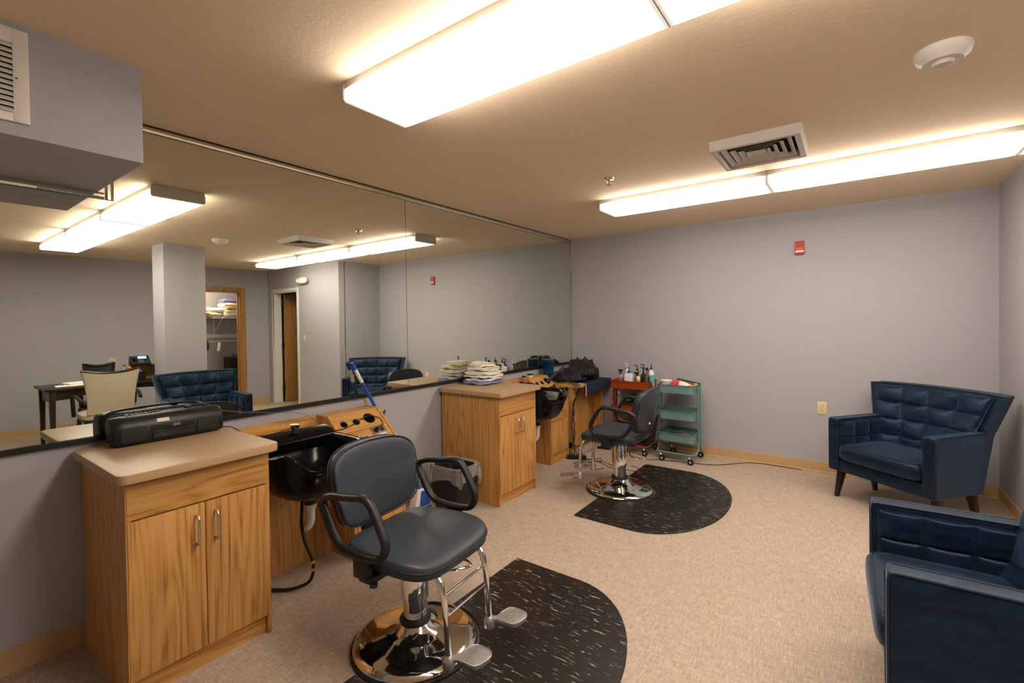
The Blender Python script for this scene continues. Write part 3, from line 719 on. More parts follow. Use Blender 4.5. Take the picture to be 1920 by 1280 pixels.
copy_tree(ac, (2.858, 2.214, 0), radians(-88), 'navy velvet tufted armchair cut off by the frame, nearest the camera')

# ================================================================== STEREO AND CORDS
bx0, by0, by1 = .045, .617, 1.05
t = thing('portable_stereo', 'black portable cassette stereo on the nearest oak cabinet', 'stereo', (.10, .835, .875), radians(1.5))
# local frame: y along the wall, x towards the room
prof = [(-.06,.006),(-.065,.03),(-.062,.105),(-.045,.128),(.020,.132),(.050,.112),(.064,.085),(.066,.02),(.058,.004)]
hw_ = .226
def stereo_body():
    mb = MB(); ks = [(-1,.62,.35),(-.985,.86,.14),(-.95,.95,.04),(-.80,1,0),(0,1,0),(.80,1,0),(.95,.95,.04),(.985,.86,.14),(1,.62,.35)]
    vs = []; n_ = len(prof)
    for yy, sc, _ in ks:
        for x, z in prof: vs.append((x*sc, yy*hw_, .064+(z-.064)*sc*(1-.10*max(0,abs(yy)-.55)) if abs(yy) > .7 else z))
    fs = []
    for j in range(len(ks)-1):
        for k in range(n_): fs.append((j*n_+k, j*n_+(k+1) % n_, (j+1)*n_+(k+1) % n_, (j+1)*n_+k))
    fs += [tuple(range(n_))[::-1], tuple((len(ks)-1)*n_+k for k in range(n_))]
    return mb.add(vs, fs)
stereo_body().build('case', 'black', t, ang=45)
for s_ in (-1, 1): MB().prism(rr(s_*.150, .052, .048, .034, .014), 'x', .064, .0695, .002).build('speaker_grille', 'blackm', t)
MB().box(.064,.071,-.080,.085,.022,.052,.002).build('cassette_door', 'smoke', t)
MB().box(.064,.069,-.085,.09,.058,.082,.002).build('control_strip', 'black', t)
MB().box(.0690,.0696,.0,.030,.065,.077).build('badge', 'key', t)
MB().box(-.001,.002,-.060,-.012,-.009,.009,0,1,Matrix.Translation((.0575,0,.099)) @ Matrix.Rotation(radians(-32), 4, 'Y')).build('paper_label', 'tag', t)
for k in range(8): MB().box(-.010,.004,-.165+.018*k,-.152+.018*k,.130,.137,.0015).build('key', 'key' if k < 5 else 'black', t)
for k in range(7): MB().box(-.003,.006,.005+.014*k,.014+.014*k,.1215,.1265,.001,1,Matrix.Translation((.03,0,0))).build('preset_button', 'black', t)
MB().lathe([(0,0),(.016,0),(.015,.010),(0,.011)], (-.012,.09,.131), 24).build('dial', 'black', t)
MB().tube([(-.03,-.2,.09),(-.035,-.19,.125),(-.035,-.10,.139),(-.035,.10,.139),(-.035,.19,.125),(-.03,.2,.09)], .006, smooth=4).build('carry_handle', 'black', t)
stereo = t; stereo.rotation_euler = (0,0,0)
o = MB().tube([(.12,1.045,.885),(.15,1.10,.880),(.16,1.18,.82),(.11,1.30,.79),(.10,1.40,.795),(.12,1.47,.80),(.19,1.50,.79),(.21,1.60,.775),(.235,1.68,.762),(.228,1.78,.775),(.205,1.87,.797),(.20,1.95,.80),(.225,2.00,.77),(.26,1.985,.74),(.265,1.945,.733),(.262,1.925,.728)], .0028, smooth=6, res=8).build('power_cord', 'black', stereo, True, True)
pl = MB().lathe([(0,0),(.013,0),(.011,.022),(.005,.034),(0,.034)], seg=16, mtx=M1 @ Matrix.Translation((.186,.236,.0085))).build('plug', 'black', stereo, True, True); pl.parent = o
o2 = MB().tube([(.03,1.06,.965),(.035,1.20,.93),(.04,1.40,.895),(.06,1.55,.865),(.10,1.62,.80)], .0016, smooth=5, res=6).build('antenna_wire', 'grey', stereo, True, True)

# ================================================================== BROOM, BRUSH, BIN
t = thing('broom', 'blue handled broom leaning on the mirror beside the shampoo station', 'broom', (.26, 2.37, 0))
A = Vector((.022, 1.922, 1.147)); B = Vector((.235, 2.37, .12)); dd = (B-A).normalized()
MB().tube([tuple(A+dd*.15), tuple(B)], .0115, res=14).build('handle', 'bluep', t, True, True)
MB().tube([tuple(A+dd*.03), tuple(A+dd*.155)], .0125, res=14).build('white_grip', 'white', t, True, True)
MB().tube([tuple(A), tuple(A+dd*.018), tuple(A+dd*.055)], .0135, res=14).build('blue_cap', 'bluep', t, True, True)
MB().hexa([(.20,2.30,.20),(.25,2.30,.20),(.25,2.36,.20),(.20,2.36,.20),(.17,2.27,.06),(.24,2.27,.06),(.24,2.44,.06),(.17,2.44,.06)], .006).build('head', 'white', t, True, True)
MB().hexa([(.252,2.325,.19),(.258,2.325,.19),(.258,2.365,.19),(.252,2.365,.19),(.238,2.32,.07),(.246,2.32,.07),(.246,2.425,.07),(.238,2.425,.07)], .002).build('blue_panel', 'bluep', t, True, True)
MB().hexa([(.178,2.275,.062),(.235,2.275,.062),(.235,2.435,.062),(.178,2.435,.062),(.17,2.265,0),(.245,2.265,0),(.245,2.45,0),(.17,2.45,0)]).build('bristles', 'bluep', t, True, True)
t = thing('duster', 'dark green duster standing behind the slanted tool holder', 'duster', (.06, 2.10, 0))
MB().tube([(.07,2.09,0),(.06,2.10,.4),(.05,2.105,.66)], .007, smooth=3).build('handle', 'green', t, True, True)
def leaf(u, v):
    z = .655+.135*u; w_ = .024*sin(pi*min(1, u*.92+.08))**.6; y = 2.115+.05*u**1.6
    return (.055+.006*sin(u*7), y+(v-.5)*2*w_, z+.004*sin(v*9+u*5))
MB().slab(leaf, lambda u, v: (leaf(u, v)[0]+.008, leaf(u, v)[1], leaf(u, v)[2]), 16, 8).build('head', 'green', t, True, True)

t = thing('waste_bin', 'black waste bin with clear liner beside the towel cabinet', 'bin', (.30, 2.625, 0))
def ringp(z, hx, hy, r=.03): return [(.30+p[0], 2.625+p[1], z) for p in rr(0,0,hx,hy,r,5)]
rings = [ringp(.002,.125,.10), ringp(.30,.155,.125), ringp(.318,.160,.130), ringp(.318,.152,.122), ringp(.30,.148,.118), ringp(.012,.12,.095)]
n_ = len(rings[0]); vs = [p for r in rings for p in r]; fs = [(j*n_+k, j*n_+(k+1) % n_, (j+1)*n_+(k+1) % n_, (j+1)*n_+k) for j in range(5) for k in range(n_)]+[tuple(range(n_))[::-1], tuple(5*n_+k for k in range(n_))]
MB().add(vs, fs).build('bin_body', 'blackm', t, True, True)
# liner folded over the rim
def P_(k, n, hx, hy): 
    a = 2*pi*k/n; c_, s_ = cos(a), sin(a); return (hx*math.copysign(abs(c_)**.4, c_), hy*math.copysign(abs(s_)**.4, s_))
n_ = 96; lay = [(.325,.14,.11,.18,0),(.330,.157,.127,.30,.002),(.336,.165,.134,.33,.003),(.325,.172,.139,.33,.005),(.29,.174,.142,.29,.007),(.25,.176,.143,.25,.008),(.215,.172,.140,.21,.008)]
vs = []; fs = []
for j, (z, hx, hy, _, am) in enumerate(lay):
    for k in range(n_):
        x, y = P_(k, n_, hx, hy); wv = am*(sin(k*.9+j*.5)+.7*sin(k*2.3-j*.8)); zz = z+(.02*sin(k*.26+1)+.012*sin(k*.7)-(.03 if 8 < k < 22 else 0))*max(0, j-2)/4
        q = 1+wv/.16; vs.append((.30+x*q, 2.625+y*q, zz))
for j in range(len(lay)-1):
    for k in range(n_): fs.append((j*n_+k, j*n_+(k+1) % n_, (j+1)*n_+(k+1) % n_, (j+1)*n_+k))
MB().add(vs, fs).build('clear_liner', 'bag', t, True, True, ang=80)

# ================================================================== TOWELS ON THE SECOND CABINET
def towel_mesh(cx, cy, z, hx, hy, h, seed, rz=0, droop=.0):
    r = random.Random(seed); ph = [r.uniform(0, 6) for _ in range(6)]
    mb = MB()
    def fn(p):
        x, y, zz = p; q = Vector((x, y, zz))
        dzz = .004*sin(x*38+ph[0])+.005*sin(y*26+ph[1])+.003*sin((x+y)*55+ph[2])
        edge = max(abs(x)/hx, abs(y)/hy)
        layer = .0028*sin(zz/h*pi*3.2+ph[3])*(edge > .75)
        return (x*(1+.04*sin(y*22+ph[4]))+layer*30*x, y*(1+.05*sin(x*20+ph[5])), zz+dzz-droop*(y/hy)**2)
    mb.pad((0,0,0), hx, hy, h/2, .30, .35, 64, 12, fn=fn)
    m_ = Matrix.Translation((cx, cy, z+h/2+.004)) @ Matrix.Rotation(rz, 4, 'Z')
    mb.v = [tuple(m_ @ Vector(p)) for p in mb.v]; return mb
spec = [('tlav',.026,.150,.128,0,'folded lavender blue towel at the bottom of the towel pile'),
        ('twhite',.024,.140,.120,.05,'folded white towel directly on the lavender blue one'),
        ('twhite',.024,.143,.124,-.06,'folded white towel, third from the bottom of the pile'),
        ('twhite',.022,.138,.118,.08,'folded white towel, fourth from the bottom of the pile'),
        ('tcream',.026,.136,.118,-.1,'folded cream towel, third from the top of the pile'),
        ('tcream',.028,.128,.112,.12,'folded cream towel, second from the top of the pile'),
        ('tcream',.036,.095,.085,-.2,'crumpled cream towel topping the towel pile')]
z = .8765
for i, (mm, h, hy, hx, rz, lab) in enumerate(spec):
    o = towel_mesh(.150+.004*(i % 2), 3.165+.006*((i*5) % 3), z, hx, hy, h, i+3, rz, .006 if i > 3 else 0).build('folded_towel', mm, None, ang=60)
    tag(o, lab, 'towel', 'pile of folded towels'); origin(o, (.15, 3.165, z)); z += h-.001
t = thing('dropper_bottle', 'tiny black capped bottle standing on top of the towel pile', 'bottle', (.165, 3.19, z+.002))
MB().lathe([(0,0),(.008,0),(.008,.022),(.005,.026),(0,.026)], seg=18).build('bottle_body', 'grey', t)
MB().lathe([(0,.026),(.007,.026),(.006,.044),(0,.044)], seg=18).build('cap', 'black', t)

# ================================================================== TABLE IN THE FAR LEFT CORNER
t = thing('side_table', 'oak table in the far corner under the black capes', 'table', (.25, 4.66, 0))
MB().prism(rr(.252, 4.655, .25, .395, .03, 5), 'z', .715, .742, .004).build('tabletop', 'oakh', t, True, True)
MB().box(.004,.43,4.275,4.305,0,.715,.002).build('end_panel', 'oak', t, True, True)
MB().box(.004,.43,5.00,5.03,0,.715,.002).build('end_panel', 'oak', t, True, True)
MB().box(.30,.318,4.305,5.00,.03,.715,.001).build('front_panel', 'oak', t, True, True)
MB().box(.325,.43,4.30,4.33,.0,.715,.001).build('front_post', 'oak', t, True, True)
# navy towel over the edge
def drape(u, v):     # u across y, v from the back of the table over the edge
    y = 4.40+.645*u; s = v*.47
    if s < .34: x, z = .17+s, .746
    elif s < .38: a = (s-.34)/.04*pi/2; x, z = .51+.012*sin(a), .734+.012*cos(a)
    else: x, z = .523+.006*sin(u*23), .734-(s-.38)
    return Vector((x, y, z+.002*sin(u*31+v*9)*(1 if s < .34 else 0)))
o = MB().slab(drape, lambda u, v: drape(u, v)+Vector((-.0035, 0, -.0035)), 40, 40).build('navy_towel', 'navy', None, ang=80); tag(o, 'navy blue towel hanging over the front edge of the corner table', 'towel'); origin(o, (.35,4.72,.745))
wt = MB().tube([(.20,4.398,.748),(.40,4.397,.748),(.505,4.397,.747),(.524,4.397,.735),(.527,4.396,.62)], .0035, smooth=4, res=8).build('white_edging', 'white'); wt.parent = o; wt.matrix_parent_inverse = o.matrix_world.inverted() if False else Matrix.Translation(-o.location)
# capes: crumpled nylon
def heap(cx, cy, z0, a, b, h, seed, rz=0):
    r = random.Random(seed); W_ = [(r.uniform(6,38), r.uniform(6,38), r.uniform(0,6.28), r.uniform(.3,1)) for _ in range(14)]
    def fn(p):
        x, y, zz = p; d = sum(k*sin(x*f1+y*f2+ph)*(14/(f1+f2)) for f1, f2, ph, k in W_)
        q = (d*.045+.05*(1-abs(sin(x*19+y*27+seed+1.5*sin(x*9))))**2)*min(1, (zz+h)/(h))
        return (x*(1+q*1.6), y*(1+q*1.5), zz*(1+q*5) if zz > 0 else zz*.4)
    mb = MB().pad((0,0,0), a, b, h, .75, .8, 110, 36, fn=fn)
    m_ = Matrix.Translation((cx, cy, z0+h*.4)) @ Matrix.Rotation(rz, 4, 'Z'); mb.v = [tuple(m_ @ Vector(p)) for p in mb.v]; return mb
for args, lab in (((.26,4.50,.751,.20,.15,.075,11,.2), 'black salon cape crumpled on the near end of the corner table'),
                  ((.27,4.80,.751,.205,.19,.135,5,-.3), 'large black salon cape heaped at the wall end of the corner table'),
                  ((.33,4.68,.80,.16,.23,.085,23,.4), 'black salon cape slumped over the other two capes')):
    o = heap(*args).build('salon_cape', 'cape', None, ang=100); tag(o, lab, 'cape', 'black capes on the corner table'); origin(o, (args[0], args[1], .75))
# disinfectant jar
t = thing('disinfectant_jar', 'clear jar of bright blue disinfectant beside the mirror', 'jar', (.10, 4.335, .746))
MB().lathe([(0,0),(.060,0),(.060,.004),(.062,.01),(.064,.290),(.061,.290),(.059,.012),(0,.010)], seg=48, cap=False).build('glass', 'glass', t)
MB().lathe([(0,.011),(.0585,.013),(.0605,.250),(0,.250)], seg=48).build('blue_liquid', 'fluid', t)
# things on the second tool holder
for hx_, hy_, lab, dx in ((.085,.25,'black curling iron parked in the far tool holder, pointing over the capes',(.07,.11,.10)),(.235,.055,'short black hair clipper hanging in the far tool holder',(.05,.02,.07))):
    base = M2 @ Vector((hx_, hy_, .0)); t = thing('curling_iron' if dx[0] > .06 else 'hair_clipper', lab, 'styling tool', tuple(base))
    e = Vector(dx)
    MB().tube([tuple(-e*.35), tuple(e*.15), tuple(e*.9)], [.013,.017,.013], res=14).build('handle', 'black', t)
    MB().tube([tuple(e*.9), tuple(e*1.5)], .008, res=12).build('barrel', 'black', t)
    MB().tube([tuple(e*.2+Vector((0,0,.018))), tuple(e*.8+Vector((0,0,.026)))], .005, res=8).build('lever', 'black', t)
t = thing('tin', 'small round tin with a dark lid on the far station top board', 'tin', (.075, 4.02, .8355))
MB().lathe([(0,0),(.030,0),(.030,.020),(0,.020)], seg=28).build('tin_body', 'white', t)
MB().lathe([(0,.020),(.032,.020),(.032,.030),(0,.030)], seg=28).build('lid', 'black', t)
t = thing('hair_clip', 'small dark red clip on the far station top board', 'hair clip', (.06, 3.92, .8355))
MB().tube([(-.02,0,.008),(0,.008,.016),(.02,.0,.008)], .006, smooth=3).tube([(-.02,0,.008),(0,-.008,.010),(.02,.0,.008)], .004, smooth=3).build('clip_jaws', 'darkwood', t)
# odds and ends on the ledge of the far station
for k, (y, mm, lab) in enumerate(((3.62,'clear','small clear plastic cup on the far station ledge'),(3.72,'navy','dark blue sponge on the far station ledge'),(3.80,'black','small black brush on the far station ledge'))):
    if k == 0: o = MB().lathe([(0,0),(.022,0),(.028,.05),(.026,.05),(.020,.003),(0,.003)], (.09,y,.766), 24).build('plastic_cup', mm); tag(o, lab, 'cup'); origin(o, (.09,y,.766))
    if k == 1: o = MB().pad((.09,y,.782), .03,.035,.015).build('sponge', mm); tag(o, lab, 'sponge'); origin(o, (.09,y,.766))
    if k == 2: o = MB().box(.07,.11,y-.012,y+.012,.766,.782,.004).tube([(.09,y+.01,.776),(.09,y+.06,.778)], .006).build('hair_brush', mm); tag(o, lab, 'brush'); origin(o, (.09,y,.766))

# tangled cords from the tool holder to the floor
rnd = random.Random(4)
labs = ['black cable hanging in front of the far drawer unit, nearest the drawer', 'black cable hanging beside the corner table end panel', 'black cable looping from the capes to the floor', 'black cable dangling from the curling iron', 'black cable trailing furthest under the far styling chair']
ends = [(.62,4.05),(.75,4.30),(.98,4.22),(.90,4.02),(1.28,4.12)]
for i in range(5):
    y = 4.235+.006*i
    P = [(.33+.02*i,4.27+.03*i,.80-.01*i),(.46+.02*i,4.25,.745),(.50,y,.66)]
    for k in range(5): P.append((.455+.012*sin(k*2.1+i), y+.012*sin(k*1.7+i*2), .56-.11*k))
    P += [(.47+.02*i,4.24+.01*i,.04),(.52+.02*i,4.18+.02*i,.012)]
    ex, ey = ends[i]
    for k in range(1, 5): q = k/4; P.append((.54+(ex-.54)*q+.03*sin(k*2+i), 4.18+(ey-4.18)*q+.07*sin(k*2.4+i*1.3), .008+.006*(k % 2)))
    o = MB().tube(P, .0033, smooth=5, res=6).build('cable', 'black'); tag(o, labs[i], 'cable', 'tangled cables by the corner table'); origin(o, (.5,4.2,0))
for i, (P, lab) in enumerate((([(1.05,4.30,.006),(1.25,4.18,.006),(1.30,4.05,.008),(1.42,4.14,.006),(1.55,4.02,.006),(1.60,4.15,.006)], 'black cable coiled on the floor behind the far chair column'),
                              ([(1.05,4.55,.006),(1.35,4.68,.006),(1.7,4.75,.006),(2.0,5.03,.006),(2.4,5.045,.006)], 'black cable running along the floor by the far baseboard'))):
    o = MB().tube(P, .0032, smooth=6, res=6).build('cable', 'black'); tag(o, lab, 'cable'); origin(o, P[0])
t = thing('power_strip', 'black power strip on the floor at the corner table end panel', 'power strip', (.50, 4.22, 0), .5)
MB().box(-.10,.10,-.025,.025,0,.035,.005).build('housing', 'black', t)
for k in range(4): MB().box(-.08+.04*k,-.06+.04*k,-.012,.012,.035,.052,.003).build('plug', 'black', t)
t = thing('outlet_box', 'black outlet box low on the end panel of the corner table', 'outlet', (.39, 4.2745, .115))
MB().box(-.03,.03,-.012,0,-.03,.03,.003).build('box', 'black', t)

# ================================================================== TROLLEYS
def trolley(label, m_, hx, hy, topz, square=False):
    t = thing('utility_trolley', label, 'trolley', (0,0,0))
    TZ = [(topz-.085, topz), (.42, .505), (.20, .29)]
    for z0, z1 in TZ:
        R0 = .055 if not square else .012
        o_ = [(x, y) for x, y in rr(0,0,hx,hy,R0,6)]; i_ = [(x, y) for x, y in rr(0,0,hx-.003,hy-.003,R0-.003,6)]; bo = rr(0,0,hx-.008,hy-.008,R0-.004,6); lip = rr(0,0,hx+.004,hy+.004,R0+.003,6)
        R_s = [(bo,z0),(o_,z1-.006),(lip,z1-.003),(lip,z1),(i_,z1),(i_,z0+.003)]; n_ = len(o_); vs = []; 
        for pts, z in R_s: vs += [(x, y, z) for x, y in pts]
        fs = [(j*n_+k, j*n_+(k+1) % n_, (j+1)*n_+(k+1) % n_, (j+1)*n_+k) for j in range(5) for k in range(n_)]+[tuple(range(n_))[::-1], tuple(5*n_+k for k in range(n_))]
        MB().add(vs, fs).build('tray', m_, t, ang=40)
    for s_ in (-1, 1):
        yb, yp = s_*(hy+.01), s_*.032
        xe = hx+.010
        P = [(-xe,yp,topz-.02),(-xe,yp,.4),(-xe,yp,.17),(-xe,yp+s_*.03,.115),(-xe+.01,s_*(hy-.04),.095),(-xe+.04,yb,.092),(0,yb,.092),(xe-.04,yb,.092),(xe-.01,s_*(hy-.04),.095),(xe,yp+s_*.03,.115),(xe,yp,.17),(xe,yp,.4),(xe,yp,topz-.02)]
        MB().tube(P, .0095, smooth=5, res=10).build('frame_tube', m_, t)
        for sx in (-1, 1):
            cx = sx*(hx-.045)
            f_ = MB().tube([(cx,yb,.092),(cx,yb,.074),(cx+.012,yb,.06),(cx+.018,yb-.0,.032)], .0065, smooth=3).build('caster_fork', 'chrome', t)
            wv = MB().lathe([(0,-.011),(.026,-.011),(.030,-.007),(.030,.007),(.026,.011),(0,.011)], seg=28, mtx=Matrix.Translation((cx+.018,yb,.0305)) @ Matrix.Rotation(pi/2, 4, 'X')).build('wheel', 'blackm', t)
            wv.parent = t
            MB().lathe([(0,-.0125),(.011,-.0125),(.011,.0125),(0,.0125)], seg=16, mtx=Matrix.Translation((cx+.018,yb,.0305)) @ Matrix.Rotation(pi/2, 4, 'X')).build('hub', 'chrome', t)
    return t
tt = trolley('teal three tier metal trolley against the far wall', 'teal', .185, .155, .765); tt.location = (1.365, 4.80, 0); tt.rotation_euler = (0,0,radians(-2))
tr_ = trolley('rust red three tier trolley behind the far styling chair', 'red', .205, .150, .765, True); tr_.location = (.865, 4.85, 0)

def bottle(label, x, y, z, r, h, m_, cap, capm, neck=.35, labm=None, sq=False, rz=0):
    h += .028; t = thing('bottle', label, 'bottle', (x, y, z), rz, 'bottles on the red trolley')
    nr = r*neck
    if sq:
        pts = lambda k: rr(0,0,r*k,r*.62*k,r*.2*k,4)
        rings = [(pts(.96),0),(pts(1),.006),(pts(1),h*.86),(pts(.8),h*.95),(pts(.4),h)]; n_ = len(rings[0][0]); vs = [(p[0], p[1], zz) for q, zz in rings for p in q]
        fs = [(j*n_+k, j*n_+(k+1) % n_, (j+1)*n_+(k+1) % n_, (j+1)*n_+k) for j in range(4) for k in range(n_)]+[tuple(range(n_))[::-1], tuple(4*n_+k for k in range(n_))]
        MB().add(vs, fs).build('bottle_body', m_, t)
    else: MB().lathe([(0,0),(r*.94,0),(r,.006),(r,h*.80),(r*.9,h*.88),(nr*1.3,h*.97),(nr,h),(0,h)], seg=30).build('bottle_body', m_, t)
    if labm:
        if sq: MB().box(-r*.7,r*.7,-r*.63,-r*.60,h*.2,h*.6,.0005).build('printed_label', labm, t)
        else: MB().lathe([(r+.0006,h*.30),(r+.0006,h*.72)], seg=30, cap=False).build('printed_label', labm, t)
    if cap == 'pump':
        MB().lathe([(0,h),(r*.42,h),(r*.42,h+.022),(r*.2,h+.026),(.004,h+.028),(.004,h+.05),(r*.22,h+.052),(r*.22,h+.062),(0,h+.062)], seg=20).box(-.035,.004,-.005,.005,h+.053,h+.061,.002).build('pump', capm, t)
    if cap == 'spray':
        MB().lathe([(0,h),(r*.42,h),(r*.40,h+.02),(0,h+.02)], seg=20).box(-.03,.022,-.009,.009,h+.028,h+.046,.004).tube([(0,0,h+.02),(0,0,h+.032)], .008).tube([(-.008,0,h+.03),(-.022,0,h+.012),(-.018,0,h-.006)], .0035).build('trigger', capm, t)
    if cap == 'nozzle':
        MB().lathe([(0,h),(r*.40,h),(r*.38,h+.012),(.0065,h+.022),(.004,h+.06),(0,h+.06)], seg=20).build('nozzle', capm, t)
    return t
Z0 = .765-.085+.004
bottle('clear spray bottle with a black trigger, leftmost on the red trolley', .725, 4.84, Z0, .026, .115, 'clear', 'spray', 'black')
bottle('tall white pump bottle standing behind the lotion jug', .775, 4.90, Z0, .026, .165, 'lotion', 'pump', 'white')
bottle('large square white lotion jug with a blue pump', .835, 4.80, Z0, .046, .130, 'lotion', 'pump', 'bluep', .4, None, True)
bottle('white bottle with a black pump right of the lotion jug', .900, 4.87, Z0, .027, .150, 'lotion', 'pump', 'black')
bottle('small amber bottle with a black spray top, behind the orange label bottle', .925, 4.80, Z0, .018, .10, 'smoke', 'spray', 'black')
bottle('small white bottle with an orange label', .955, 4.755, Z0, .020, .110, 'lotion', 'nozzle', 'black', .35, 'orange')
bottle('tall white bottle with a black pump, behind the black shampoo bottle', .960, 4.90, Z0, .027, .160, 'lotion', 'pump', 'black')
bottle('black shampoo bottle with a black pump', 1.000, 4.79, Z0, .030, .140, 'black', 'pump', 'black')
bottle('round shouldered black bottle right of the black shampoo bottle', 1.025, 4.86, Z0, .028, .125, 'black', 'nozzle', 'black')
bottle('tall white bottle with a turquoise label and black nozzle, rightmost on the red trolley', 1.055, 4.87, Z0, .032, .170, 'lotion', 'nozzle', 'black', .35, 'cyan')
t = thing('comb_box', 'flat red and white box in the left end of the red trolley tray', 'box', (.765, 4.745, Z0))
MB().box(-.06,.06,-.035,.035,0,.075,.002).build('carton', 'alarm', t); MB().box(-.055,.055,-.0365,-.035,.06,.072).build('white_band', 'white', t, False)
t = thing('flat_iron', 'slim gold and black flat iron leaning upright at the right end of the red trolley', 'flat iron', (1.045, 4.735, Z0))
for s_ in (-1, 1): MB().hexa([(-.010,s_*.008-.006,0),(.010,s_*.008-.006,0),(.010,s_*.008+.006,0),(-.010,s_*.008+.006,0),(.002,s_*.005-.005,.21),(.020,s_*.005-.005,.21),(.020,s_*.005+.005,.21),(.002,s_*.005+.005,.21)], .002).build('arm', 'gold', t)
MB().box(.0,.022,-.011,.011,.205,.232,.003).build('hinge_cap', 'black', t)
# contents of the lower red trays
t = thing('hair_dryer', 'black hair dryer lying in the middle tray of the red trolley', 'hair dryer', (.84, 4.83, .43))
MB().tube([(-.08,0,.05),(.08,0,.06)], [.045,.05], res=20).build('barrel', 'black', t); MB().tube([(0,0,.05),(.03,-.02,.14),(.05,-.03,.19)], .018, smooth=3).build('handle', 'black', t)
t = thing('clear_jar', 'small clear jar in the middle tray of the red trolley', 'jar', (.72, 4.80, .425)); MB().lathe([(0,0),(.025,0),(.025,.16),(.015,.19),(0,.19)], seg=24).build('jar_body', 'clear', t); MB().lathe([(0,.19),(.018,.19),(.018,.21),(0,.21)], seg=20).build('cap', 'wpaint', t)

# teal trolley contents
Zt = .765-.085+.004
t = thing('plastic_tub', 'round frosted plastic tub with a lid at the left end of the teal trolley', 'tub', (1.235, 4.80, Zt+.03))
MB().lathe([(0,-.03),(.050,-.03),(.056,.065),(0,.065)], seg=40).build('tub_body', 'frost', t); MB().lathe([(0,.066),(.060,.066),(.060,.074),(.052,.082),(0,.082)], seg=40).build('lid', 'lotion', t)
t = thing('hair_dryer', 'pink and white hair dryer lying on top of the teal trolley', 'hair dryer', (1.36, 4.76, Zt+.075), radians(-5))
MB().lathe([(0,-.05),(.030,-.048),(.040,-.03),(.042,0),(.036,.03),(0,.034)], seg=32, mtx=Matrix.Rotation(radians(80), 4, 'Y')).build('motor_housing', 'pink', t, ang=60)
MB().tube([(.02,0,.0),(.08,-.002,-.008),(.14,-.004,-.022),(.175,-.004,-.030)], [.036,.034,.026,.020], res=24).build('barrel', 'white', t)
MB().tube([(-.02,0,-.02),(-.03,.04,-.045),(-.03,.09,-.05)], .014, smooth=3).build('handle', 'pink', t)
t = thing('flat_iron', 'black and gold flat iron lying across the back of the teal trolley', 'flat iron', (1.46, 4.84, Zt+.10), radians(8))
MB().box(-.13,.10,-.012,.012,-.006,.006,.003,2,Matrix.Rotation(radians(11), 4, 'Y')).build('upper_arm', 'black', t)
MB().box(-.02,.095,-.010,.010,-.014,-.007,.001,2,Matrix.Rotation(radians(11), 4, 'Y')).build('heating_plate', 'gold', t)
for lab, nm, x, y, z, hx, hy, hz, mm, rz in (('orange plastic box in the top teal tray, behind the tub','plastic_box',1.30,4.86,Zt,.05,.03,.075,'orange',.1),
        ('crimson box in the top teal tray, left of the dryer','plastic_box',1.285,4.74,Zt,.03,.022,.072,'alarm',.2),
        ('mustard packet in the top teal tray under the dryer','packet',1.33,4.70,Zt,.032,.012,.066,'tyel',0),
        ('navy pouch under the pink dryer','pouch',1.39,4.73,Zt,.06,.03,.055,'navy',0),
        ('small orange packet at the right end of the top teal tray','packet',1.505,4.73,Zt,.03,.02,.078,'orange',.2),
        ('lime green box at the far right of the top teal tray','plastic_box',1.52,4.86,Zt,.018,.03,.088,'lime',0),
        ('blue packet in the bottom teal tray','packet',1.33,4.78,.205,.07,.05,.055,'bluep',.1),
        ('orange packet in the bottom teal tray','packet',1.43,4.76,.205,.045,.02,.062,'orange',-.1)):
    o = MB().box(-hx,hx,-hy,hy,0,hz,.004).build(nm, mm); o.location = (x,y,z); o.rotation_euler = (0,0,rz); tag(o, lab, 'packet' if nm != 'plastic_box' else 'box')

# ================================================================== THE DESK SIDE (seen in the mirror)
t = thing('writing_desk', 'dark wood writing desk with tapered legs near the pillar', 'desk', (4.48, 1.80, 0))
MB().prism(rr(4.48,1.80,.31,.73,.01,3), 'z', .728, .755, .006).build('desktop', 'darkwood', t, True, True)
for x in (4.22, 4.74):
    for y in (1.13, 2.47): MB().hexa([(x-.027,y-.027,.728),(x+.027,y-.027,.728),(x+.027,y+.027,.728),(x-.027,y+.027,.728),(x-.016,y-.016,0),(x+.016,y-.016,0),(x+.016,y+.016,0),(x-.016,y+.016,0)], .002).build('leg', 'darkwood', t, True, True)
def apron(x, y0, y1, axis='y'):
    pts = [(y0,.728),(y1,.728),(y1,.62)]
    for k in range(13): q = k/12; pts.append((y1+(y0-y1)*(.08+.84*q), .625+.055*sin(pi*q)**.7))
    pts.append((y0,.62)); return pts
for x in (4.22, 4.74): MB().prism(apron(x, 1.15, 2.45), 'x', x-.01, x+.01).build('scalloped_apron', 'darkwood', t, True, True)
for y in (1.13, 2.47): MB().box(4.24,4.72,y-.01,y+.01,.60,.728).build('side_apron', 'darkwood', t, True, True)
